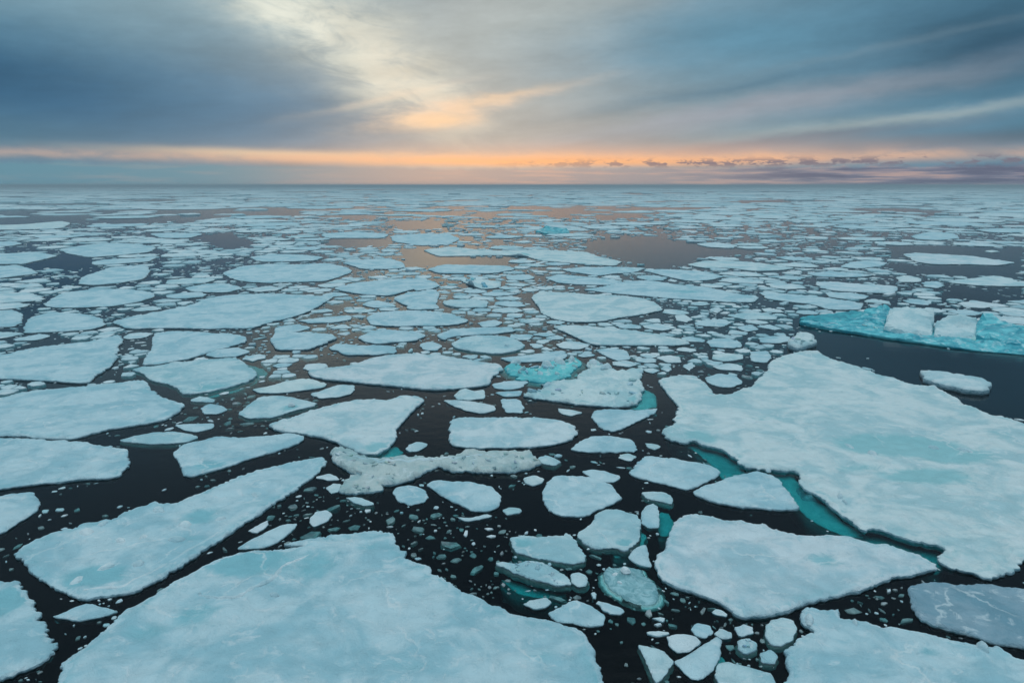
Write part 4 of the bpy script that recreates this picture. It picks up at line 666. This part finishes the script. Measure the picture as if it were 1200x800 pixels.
F('c49', '', 'flat piece under the blunt-ended wide floe', 'b', '44.70 96.41 48.04 96.41 49.31 93.52 47.63 90.78 44.76 90.78 43.28 92.59')
F('c50', '', 'thin pale strip behind the left block of the iceberg', 'b', '51.73 89.91 54.52 90.78 55.48 89.05 53.43 86.07 51.71 86.88')
F('c51', '', 'thin bright strip behind the right part of the iceberg', 'w', '57.52 87.37 61.40 89.91 63.03 86.56 63.00 84.97 59.04 83.89 56.77 84.50')
F('c53', '', 'flat floe far away above the upper far right lead', 'b', '120.4 208.0 137.9 227.5 139.9 217.3 129.8 199.5 118.8 191.6 115.1 195.4')
F('c54', '', 'flat floe left of the upper far right lead', 'b', '61.14 127.77 68.41 136.95 72.85 138.95 74.21 135.01 70.45 129.51 63.80 125.08')
F('c55', '', 'far strip floe cut by the right edge', 'b', '159.3 238.7 172.3 244.7 184.4 238.7 173.5 224.4 155.4 222.3')
F('c56', '', 'long narrow floe in the far right field above the blunt-ended wide floe', 'b', '51.13 118.22 55.92 120.62 60.02 118.22 61.49 115.33 56.80 113.13 51.48 113.94')
F('c58', '', 'tiny lone floe above the long lone floe', 'w', '109.9 159.8 113.7 162.5 112.9 158.8 109.0 155.7')
F('c59', '', 'far flat floe above the long pale floe, upper left', 'b', '-114.3 217.3 -108.6 222.3 -96.8 217.3 -93.9 199.5 -101.4 199.5')
F('c60', '', 'short floe at the left edge in the far dark water', 'b', '-139.6 182.9 -136.3 187.8 -127.6 179.5 -125.8 173.0 -131.3 171.8')
F('c61', '', 'flat floe above the centre of the broad pale floe', 'b', '-48.77 100.55 -47.58 105.05 -43.61 105.05 -39.90 100.55 -40.75 96.41 -46.07 97.42')


LAND = []       # (short name, uv centre) for describing neighbours
floe_obj = {}
for i, (key, short, label, tone, pts, opt) in enumerate(FLOES):
    P0 = np.array(pts); d = float(np.hypot(P0[:, 0], P0[:, 1]).min())
    det = opt.get('det')
    step = d * (0.0034 if det else 0.005)
    ring = refine(pts, step, d * 0.0034 * (1.0 if key in ('N1', 'N3', 'N30', 'M16', 'M24', 'M25', 'N2', 'N26') else 0.55), i * 3.7)
    size = math.sqrt(abs(area(ring)))
    fb = opt.get('thick', min(0.16, 0.05 + 0.018 * size) * random.uniform(0.85, 1.15))
    gs = max(d * 0.0065, size / 60) if det else max(d * 0.008, size / 14)
    kw = {}
    if tone == 'c': kw['skirt'] = 0.06
    if tone == 't': kw.update(skirt=0.7, mats=[M_snow, M_blue, M_wet])
    if opt.get('wash'): kw.update(wash=0.13, skirt=0.3, mats=[M_glass, M_glass, M_wet])
    me, c = floe_mesh('ice_floe', ring, fb, gs, i * 3.7, opt.get('rough', 1.0), WETSPOTS.get(key, ()), bumps=BUMPS.get(key, ()), **kw)
    o = link('ice_floe', me, loc=(c[0], c[1], 0), color=TONES[tone], label=label, category='ice floe')
    if 0.5 < size and tone == 'w': o.color = (*[k * random.uniform(0.96, 1.0) for k in TONES['w']], 1)
    floe_obj[key] = (o, ring, fb)
    uv = to_uv(ring); stamp(uv)
    if short: LAND.append((short, uv.mean(0), uv))

# ---- parts of single floes: submerged ledges, snow ridges, lumps
def ledge(key, pts, depth, label=None, mat=None):
    o, ring, fb = floe_obj[key]
    P0 = np.array(pts); d = float(np.hypot(P0[:, 0], P0[:, 1]).min())
    rg = refine(pts, d * 0.005, d * 0.002, 50 + depth)
    me, c = floe_mesh('submerged_ledge', rg, 0.06, d * 0.01, 50 + depth * 10, 0.7, z0=-depth, skirt=0.1, draft=0.9, mats=[mat or M_wet] * 3)
    l = link('submerged_ledge', me, o, (c[0] - o.location.x, c[1] - o.location.y, 0))
    if label: l['label'] = label
    stamp(to_uv(rg))

for key, pts, depth, label in LEDGES:
    ledge(key, pts, depth, label)

def surface_z(o, x, y):
    best = None
    hitp = o.ray_cast(Vector((x - o.location.x, y - o.location.y, 5)), Vector((0, 0, -1)))
    return hitp[1].z if hitp[0] else 0.2

def ridge(key, pts, w, h, name='snow_ridge', label=None):
    o, ring, fb = floe_obj[key]
    bpy.context.view_layer.update()
    p = np.array(pts); segs = []
    for a, b in zip(p[:-1], p[1:]):
        for k in range(8): segs.append(a + (b - a) * k / 8)
    p = np.array(segs)
    for i in range(len(p)): p[i] += 0.05 * np.array([noise.noise(Vector((*p[i] * 1.7, 1))), noise.noise(Vector((*p[i] * 1.7, 5)))])
    verts, faces = [], []
    t = np.gradient(p, axis=0); t /= np.hypot(t[:, 0], t[:, 1])[:, None]
    prof = [(-1, -0.02), (-0.6, 0.5), (-0.15, 1.0), (0.3, 0.9), (0.7, 0.4), (1, -0.02)]
    for i, (x, y) in enumerate(p):
        z = surface_z(o, x, y)
        k = math.sin(math.pi * min(1, max(0.04, (i + 0.5) / len(p)))) ** 0.4 * (0.75 + 0.6 * noise.noise(Vector((x * 3, y * 3, 2))))
        for u, hh in prof:
            xx, yy = x - t[i][1] * u * w * k, y + t[i][0] * u * w * k
            verts.append((xx - o.location.x, yy - o.location.y, z + hh * h * k - 0.005))
    m = len(prof)
    for i in range(len(p) - 1):
        for j in range(m - 1):
            a = i * m + j; faces.append((a, a + m, a + m + 1, a + 1))
    r = link(name, make_mesh(name, verts, faces, [M_snow], wet=[0.0] * len(verts)), o, color=(0.84, 0.89, 0.91))
    if label: r['label'] = label

for a in RIDGES: ridge(*a)

def lump_mesh(seed):
    verts, faces = [], []
    n = 12; rings = [(1.0, -0.05), (0.86, 0.35), (0.6, 0.75), (0.3, 0.97)]
    for k, (r, z) in enumerate(rings):
        for j in range(n):
            a = 2 * math.pi * j / n
            rr = r * (1 + 0.35 * noise.noise(Vector((math.cos(a) * 1.3, math.sin(a) * 1.3, seed))))
            verts.append((rr * math.cos(a), rr * math.sin(a), z + 0.2 * noise.noise(Vector((math.cos(a) * 2 * r, math.sin(a) * 2 * r, seed + 4)))))
    verts.append((0, 0, 1.0))
    for k in range(len(rings) - 1):
        for j in range(n):
            j2 = (j + 1) % n; faces.append((k * n + j, k * n + j2, (k + 1) * n + j2, (k + 1) * n + j))
    for j in range(n): faces.append(((len(rings) - 1) * n + j, (len(rings) - 1) * n + (j + 1) % n, len(verts) - 1))
    return make_mesh('snow_lump', verts, faces, [M_snow], wet=[0.0] * len(verts))
lumps = [lump_mesh(k * 7.1) for k in range(4)]
bpy.context.view_layer.update()
for key, x, y, r, h in LUMPS:
    o = floe_obj[key][0]
    z = surface_z(o, x, y)
    link('snow_lump', random.choice(lumps), o, (x - o.location.x, y - o.location.y, z - 0.02), random.uniform(0, 6),
         (r * random.uniform(1, 1.5), r * random.uniform(0.6, 0.9), h), color=(0.84, 0.9, 0.92))

# ---------------------------------------------------------------- the turquoise iceberg on the right
M_teal = ice_mat('deep_turquoise_ice', (0.02, 0.30, 0.38, 1), (0.06, 0.50, 0.56, 1), 0.3, 0.7)
def block(parent, name, pts, fb, tilt, seed, mats, gs=0.35, rough=1.5, skirt=-0.25, label=None, bumps=(), color=(0.74, 0.86, 0.88)):
    rg = refine(pts, 0.5, 0.05 if 'block' in name else 0.14, seed, 0.03)
    if 'block' in name: rough = 1.6; gs = 1.0
    me, c = floe_mesh(name, rg, fb, gs, seed, rough, tilt=tilt, skirt=skirt, draft=0.4, mats=mats, bumps=bumps)
    me.polygons.foreach_set('use_smooth', [False] * len(me.polygons))
    b = link(name, me, parent, (c[0] - parent.location.x, c[1] - parent.location.y, 0), color=color)
    if label: b['label'] = label
    return rg

def iceberg(spec, label, group=None):
    (bx, by), parts = spec
    root = bpy.data.objects.new('iceberg', None); COL.objects.link(root)
    root.location = (bx, by, 0); root['label'] = label; root['category'] = 'iceberg'
    bpy.context.view_layer.update()
    for k, (name, lab, pts, fb, tilt, kind, bumps) in enumerate(parts):
        mats = {'snow': [M_snow, M_blue, M_wet], 'blue': [M_blue, M_blue, M_wet], 'teal': [M_teal, M_teal, M_wet]}[kind]
        if kind == 'sub':
            pass
        rg = block(root, name, pts, fb, tilt, 100 + k * 5.3, mats, label=lab, bumps=bumps, color=(0.78, 0.88, 0.89))
        stamp(to_uv(rg))
    return root
for spec in BERGS: iceberg(*spec)

# ---------------------------------------------------------------- stretches of open water, slush and quiet water
for grid, pls in ((OPEN, OPEN_W), (PART, PART_W), (SLUSH, SLUSH_W), (QUIET, QUIET_W)):
    for pl in pls: stamp(to_uv(np.array(pl)), grid)

# ---------------------------------------------------------------- the pack: closely fitted floes out to the horizon
seeds = []
cell_grid = {}
def try_seed(u, v, r):
    gi, gj = int(u / 0.05), int(v / 0.05)
    for a in range(gi - 2, gi + 3):
        for b in range(gj - 2, gj + 3):
            for (x, y, q) in cell_grid.get((a, b), ()):
                if (x - u) ** 2 + (y - v) ** 2 < (0.80 * (q + r)) ** 2: return
    cell_grid.setdefault((gi, gj), []).append((u, v, r)); seeds.append((u, v, r))
V0, V1 = math.log(55), math.log(14000)
for r0, r1, n in ((0.034, 0.055, 500), (0.02, 0.034, 3000), (0.011, 0.02, 14000), (0.006, 0.011, 20000)):
    for _ in range(n):
        u = random.uniform(-0.84, 0.84); v = random.uniform(V0, V1)
        r = random.uniform(r0, r1)
        if v < math.log(110): r *= 0.75
        try_seed(u, v, r)
kd = KDTree(len(seeds))
for i, s in enumerate(seeds): kd.insert((s[0], s[1], 0), i)
kd.balance()

def clip(poly, nx, ny, c):
    res = []
    for (ax, ay), (bx, by) in zip(poly, poly[1:] + poly[:1]):
        da, db = ax * nx + ay * ny - c, bx * nx + by * ny - c
        if da <= 0: res.append((ax, ay))
        if (da < 0) != (db < 0):
            t = da / (da - db); res.append((ax + (bx - ax) * t, ay + (by - ay) * t))
    return res

cells = []
for i, (u, v, r) in enumerate(seeds):
    lead = noise.fractal(Vector((u * 7, v * 7, 3.1)), 1.0, 2.0, 3) + 0.5 * noise.noise(Vector((u * 22, v * 22, 9)))
    d = math.exp(v)
    thr = -0.36
    if lead < thr: continue
    if hit(np.array([(u, v)]), OPEN)[0]: continue
    if hit(np.array([(u, v)]), PART)[0] and random.random() < 0.6: continue
    b = r * 1.5
    poly = [(u + b * math.cos(a), v + b * math.sin(a)) for a in [k * math.pi / 5 + i for k in range(10)]]
    for co, j, dist in kd.find_n((u, v, 0), 12):
        if j == i or dist > 3.2 * 0.055: continue
        x, y, q = seeds[j]
        nx, ny = (x - u) / dist, (y - v) / dist
        m = 0.5 * (dist * dist + r * r - q * q) / dist
        poly = clip(poly, nx, ny, u * nx + v * ny + m * 0.985)
        if len(poly) < 3: break
    if len(poly) < 3: continue
    pa = np.array(poly)
    pa = pa.mean(0) + (pa - pa.mean(0)) * random.choice((random.uniform(0.70, 0.88), random.uniform(0.88, 0.96), random.uniform(0.9, 0.97)))
    if not (inside(pa, np.array([pa.mean(0)]))[0]): continue
    # rounded, broken outline
    ring = refine(pa, max(0.0022, r * 0.22), r * 0.13, i * 1.3, 0.10)
    if v < GV1:
        c0 = ring.mean(0)
        if hit(np.array([c0]))[0]: continue
        s = 1.0
        while s > 0.35 and hit(c0 + (ring - c0) * s * 1.04).any(): s *= 0.88
        if s <= 0.35: continue
        ring = c0 + (ring - c0) * s
        if hit(ring, OPEN).sum() > len(ring) * 0.3: continue
        stamp(ring)
    cells.append((ring, v))

def app_size(ring):      # apparent width, radians
    return ring[:, 0].max() - ring[:, 0].min()
order = sorted(range(len(cells)), key=lambda k: -math.sqrt(abs(area(cells[k][0]))) * math.exp(-0.5 * cells[k][1]) if abs(cells[k][0].mean(0)[0]) < 0.66 else 0)
single = set(order[:300 - len(FLOES)])
AUTO = []    # objects that need a label of their own
sv, sf, smi = [], [], []
for k, (ring, v) in enumerate(cells):
    xy = to_xy(ring); d = math.exp(v)
    if k in single:
        size = math.sqrt(abs(area(xy)))
        fb = min(0.20, 0.05 + 0.014 * size) * random.uniform(0.8, 1.3)
        tone = random.choice('wbwwwcbwb')
        me, c = floe_mesh('ice_floe', xy, fb, max(d * 0.008, size / 9), k * 2.1, 1.3)
        o = link('ice_floe', me, loc=(c[0], c[1], 0), color=TONES[tone], category='ice floe', group='floes of the middle pack')
        AUTO.append((o, ring, tone, 'floe'))
        continue
    n = len(xy); c = xy.mean(0); b0 = len(sv)
    wid = math.sqrt(abs(area(xy)))
    hgt = min(random.uniform(0.10, 0.24), wid * 0.05)
    if d > 300: hgt *= min(3.0, d / 300) * (1 + (random.random() < 0.1) * random.uniform(1, 2.5))
    sm = random.uniform(0.5, 1.0)
    for s, z in ((1.03, -0.3), (1.0, hgt * 0.6), (0.86, hgt), (0.45, hgt * 1.1)):
        for x, y in xy:
            p = c + (np.array((x, y)) - c) * s
            zz = z if s > 0.95 else z * (1 + 0.35 * noise.noise(Vector((p[0] / (d * .008), p[1] / (d * .008), 1))))
            sv.append((p[0], p[1], zz))
    sv.append((c[0], c[1], hgt * 1.1))
    for rr in range(3):
        for j in range(n):
            j2 = (j + 1) % n
            sf.append((b0 + rr * n + j, b0 + rr * n + j2, b0 + (rr + 1) * n + j2, b0 + (rr + 1) * n + j)); smi.append(1 if rr == 0 else 0)
    for j in range(n):
        sf.append((b0 + 3 * n + j, b0 + 3 * n + (j + 1) % n, len(sv) - 1)); smi.append(0)
link('pack_ice', make_mesh('pack_ice', sv, sf, [M_snow_stuff, M_side], smi), kind='stuff', label='far pack of small floes reaching to the horizon', category='pack ice')

# ---------------------------------------------------------------- brash: chunks and crumbs between the floes
def chunk_mesh(seed, n):
    rr = random.Random(seed)
    e = rr.uniform(0.32, 0.9)
    ph = sorted(2 * math.pi * (k + rr.uniform(-0.35, 0.35)) / n for k in range(n))
    rad = [rr.uniform(0.72, 1.05) for _ in ph]
    base = [(r * math.cos(a), r * e * math.sin(a)) for r, a in zip(rad, ph)]
    verts, faces, mi = [], [], []
    tx, ty = rr.uniform(-.25, .25), rr.uniform(-.25, .25)
    for s, z in ((0.85, -0.9), (1.03, -0.2), (1.0, 0.15), (0.95, 0.85), (0.55, 1.0)):
        for x, y in base:
            j = 1 + rr.uniform(-0.06, 0.06)
            verts.append((x * s * j, y * s * j, z + (z > 0.5) * (x * tx + y * ty + rr.uniform(-.18, .18))))
    verts.append((0, 0, 1.0 + rr.uniform(-.1, .2)))
    for k in range(4):
        for j in range(n):
            j2 = (j + 1) % n
            faces.append((k * n + j, k * n + j2, (k + 1) * n + j2, (k + 1) * n + j)); mi.append(2 if k == 0 else 1 if k == 1 else 0)
    for j in range(n): faces.append((4 * n + j, 4 * n + (j + 1) % n, len(verts) - 1)); mi.append(0)
    return verts, faces, mi
CH = [chunk_mesh(500 + k, random.choice((4, 5, 5, 6, 7, 8))) for k in range(24)]
CHM = [make_mesh('ice_chunk', v, f, [M_snow, M_side, M_wet], mi, wet=[0.0] * len(v)) for v, f, mi in CH]
for me in CHM:
    me.polygons.foreach_set('use_smooth', [False] * len(me.polygons))

# broken blocks lying on the rubble strip, the rough floes and the iceberg
def rubble(o, spots, r0, r1, col, name='ice_rubble'):
    bpy.context.view_layer.update()
    for x, y in spots:
        z = surface_z(o, x, y) if o.type == 'MESH' else 0.35
        r = random.uniform(r0, r1)
        c = link(name, random.choice(CHM), o, (x - o.location.x, y - o.location.y, z + 0.1 * r), random.uniform(0, 6.28), (r, r * random.uniform(0.5, 0.9), r * random.uniform(0.25, 0.55)), color=[k * random.uniform(0.85, 1.03) for k in col])
        c.rotation_euler[0] = random.uniform(-0.4, 0.4); c.rotation_euler[1] = random.uniform(-0.4, 0.4)
def spots_on(key, n, y_top=False):
    ring = floe_obj[key][1]; lo, hi = ring.min(0), ring.max(0); res = []
    while len(res) < n:
        p = rng.uniform(lo, hi, (60, 2)); p = p[inside(ring, p)]
        p = p[edge_dist(ring, p) > 0.12] if len(p) else p
        res += [tuple(q) for q in p]
    return res[:n]
for key, n, r0, r1, tone in (('M16', 46, 0.08, 0.24, (0.72, 0.77, 0.76)), ('M24', 22, 0.12, 0.38, (0.78, 0.88, 0.9)), ('M25', 20, 0.15, 0.45, (0.66, 0.86, 0.88)), ('M50', 8, 0.15, 0.35, (0.8, 0.87, 0.89)), ('N16', 10, 0.05, 0.12, (0.7, 0.84, 0.87)), ('N40', 6, 0.05, 0.12, (0.6, 0.82, 0.85)), ('c31', 5, 0.3, 0.8, (0.4, 0.76, 0.8))):
    rubble(floe_obj[key][0], spots_on(key, n), r0, r1, tone)
for root in [o for o in COL.objects if o.get('category') == 'iceberg'][:1]:
    rubble(root, BERG_RUBBLE, 0.2, 0.5, (0.62, 0.86, 0.88))
cand = []
for _ in range(52000):
    u = random.uniform(-0.80, 0.80); v = math.log(14) + (math.log(330) - math.log(14)) * random.random() ** 0.9
    px = 1.5 * (1 - random.random()) ** (-1 / 1.4)
    if px > 15: continue
    cand.append((px, u, v))
cand.sort(reverse=True)
ang = np.arange(12) * math.pi / 6
ringu = np.stack([np.cos(ang), np.sin(ang)], 1)
chunks = []
for px, u, v in cand:
    r = px / 800
    d = math.exp(v)
    p = np.array([(u, v)])
    fr = hit(p, SLUSH)[0]
    if hit(p, QUIET)[0] and (px > 4 or random.random() < 0.93): continue
    if hit(p, OPEN)[0] and (px > 5 or d > 130 or random.random() < 0.75): continue
    cl = noise.noise(Vector((u * 26, v * 26, 40))) + 0.4 * noise.noise(Vector((u * 70, v * 70, 4)))
    near = d < 62
    if not fr and cl < (0.16 if near else -0.22): continue
    if near and not fr and px > 6.5: continue
    if near and px < 2.2 and random.random() < 0.45: continue
    if hit(np.vstack([p, p + ringu * r * 1.12, p + ringu * r * 0.6])).any(): continue
    sub = random.random() < ((0.9 if px > 4.5 else 0.72) if (fr and near) else 0.4 if fr else 0.55 if near else 0.05)
    chunks.append((px, u, v, sub))
    stamp((p + ringu * r * 1.02))
vis = [c for c in chunks if not c[3] and abs(c[1]) < 0.64]
vis.sort(key=lambda c: -c[0] * (30 / math.exp(c[2])) ** 0.35)
keep = set(vis[:300])
CHUNK_TONES = {'w': (0.84, 0.88, 0.90), 'b': (0.68, 0.79, 0.84), 'c': (0.50, 0.72, 0.76)}
sv, sf, smi = [], [], []
for ch in chunks:
    px, u, v, sub = ch
    d = math.exp(v); r = px / 800 * d
    x, y = d * math.sin(u), d * math.cos(u)
    h = min(0.20, 0.012 + 0.15 * r) * random.choice((0.6, 1, 1, 1.7))
    rot = random.uniform(0, 6.28)
    k = random.randrange(24)
    if ch in keep:
        tone = random.choice('wwbbc')
        o = link('ice_chunk', CHM[k], loc=(x, y, 0), rot=rot, scale=(r, r, h), color=CHUNK_TONES[tone], category='ice chunk', group='small ice chunks adrift between the floes')
        AUTO.append((o, np.array([(u, v)]) + ringu * px / 800, tone, 'chunk'))
        continue
    z0 = -h - random.uniform(-0.01, 0.10) if sub else 0.0
    cv, cf, cm = CH[k]
    ca, sa = math.cos(rot) * r, math.sin(rot) * r
    b0 = len(sv)
    sv += [(x + a * ca - b * sa, y + a * sa + b * ca, z0 + q * h) for a, b, q in cv]
    sf += [tuple(b0 + i for i in f) for f in cf]; smi += [3] * len(cf) if sub else cm
link('brash_ice', make_mesh('brash_ice', sv, sf, [M_snow_stuff, M_side, M_wet, M_slush], smi, smooth=False), kind='stuff', label='countless crumbs of brash ice floating in the leads', category='brash ice')

# ---------------------------------------------------------------- a label of its own for every counted floe and chunk
def shape_word(ring):
    w = ring[:, 0].max() - ring[:, 0].min(); hh = (ring[:, 1].max() - ring[:, 1].min())
    a = w / max(hh, 1e-6)
    return 'elongated' if a > 1.45 else 'blocky' if a < 0.75 else 'rounded'
TW = {'w': 'white', 'b': 'pale blue', 'c': 'greenish blue'}
groups = {}
for o, ring, tone, kind in AUTO:
    c = ring.mean(0)
    best = min(LAND, key=lambda L: ((L[2] - c) ** 2).sum(1).min())
    dd = math.sqrt(((best[2] - c) ** 2).sum(1).min())
    dx, dy = c[0] - best[1][0], c[1] - best[1][1]
    ext = best[2].max(0) - best[2].min(0)
    if abs(dx) / ext[0] > abs(dy) / ext[1]: dr = 'right of' if dx > 0 else 'left of'
    else: dr = 'beyond' if dy > 0 else 'in front of'
    w = (ring[:, 0].max() - ring[:, 0].min()) * 850
    sz = ('large' if w > 40 else 'medium' if w > 24 else 'small') if kind == 'floe' else ('small' if w > 11 else 'tiny')
    groups.setdefault((sz, TW[tone], shape_word(ring), kind, dr, best[0]), []).append((dd, o))
ORD = ['nearest', 'second', 'third', 'fourth', 'fifth', 'sixth', 'seventh', 'eighth', 'ninth', 'tenth', 'eleventh', 'twelfth'] + [f'{k}th' for k in range(13, 99)]
for (sz, tw, sh, kind, dr, short), lst in groups.items():
    lst.sort(key=lambda t: t[0])
    for k, (dd, o) in enumerate(lst):
        if len(lst) == 1: o['label'] = f'{sz} {sh} {tw} {kind} {dr} the {short}'
        else: o['label'] = f'{sz} {sh} {tw} {kind} {dr} the {short}, {ORD[k]}' + ('' if k == 0 else ' nearest')

# ---------------------------------------------------------------- haze over the sea
hm, q = new_mat('sea_haze')
pv = q.n('ShaderNodeVolumePrincipled')
pv.inputs['Color'].default_value = (0.80, 0.90, 0.96, 1)
pv.inputs['Density'].default_value = 0.00045
pv.inputs['Anisotropy'].default_value = 0.0
out(q, None, pv.outputs[0])
link('haze', box_mesh('haze', -FAR - 50, FAR + 50, -3050, FAR + 50, -8.0, CAM_H + 2.5, hm), kind='stuff', label='thin pale sea haze lying over the whole ice field', category='haze')
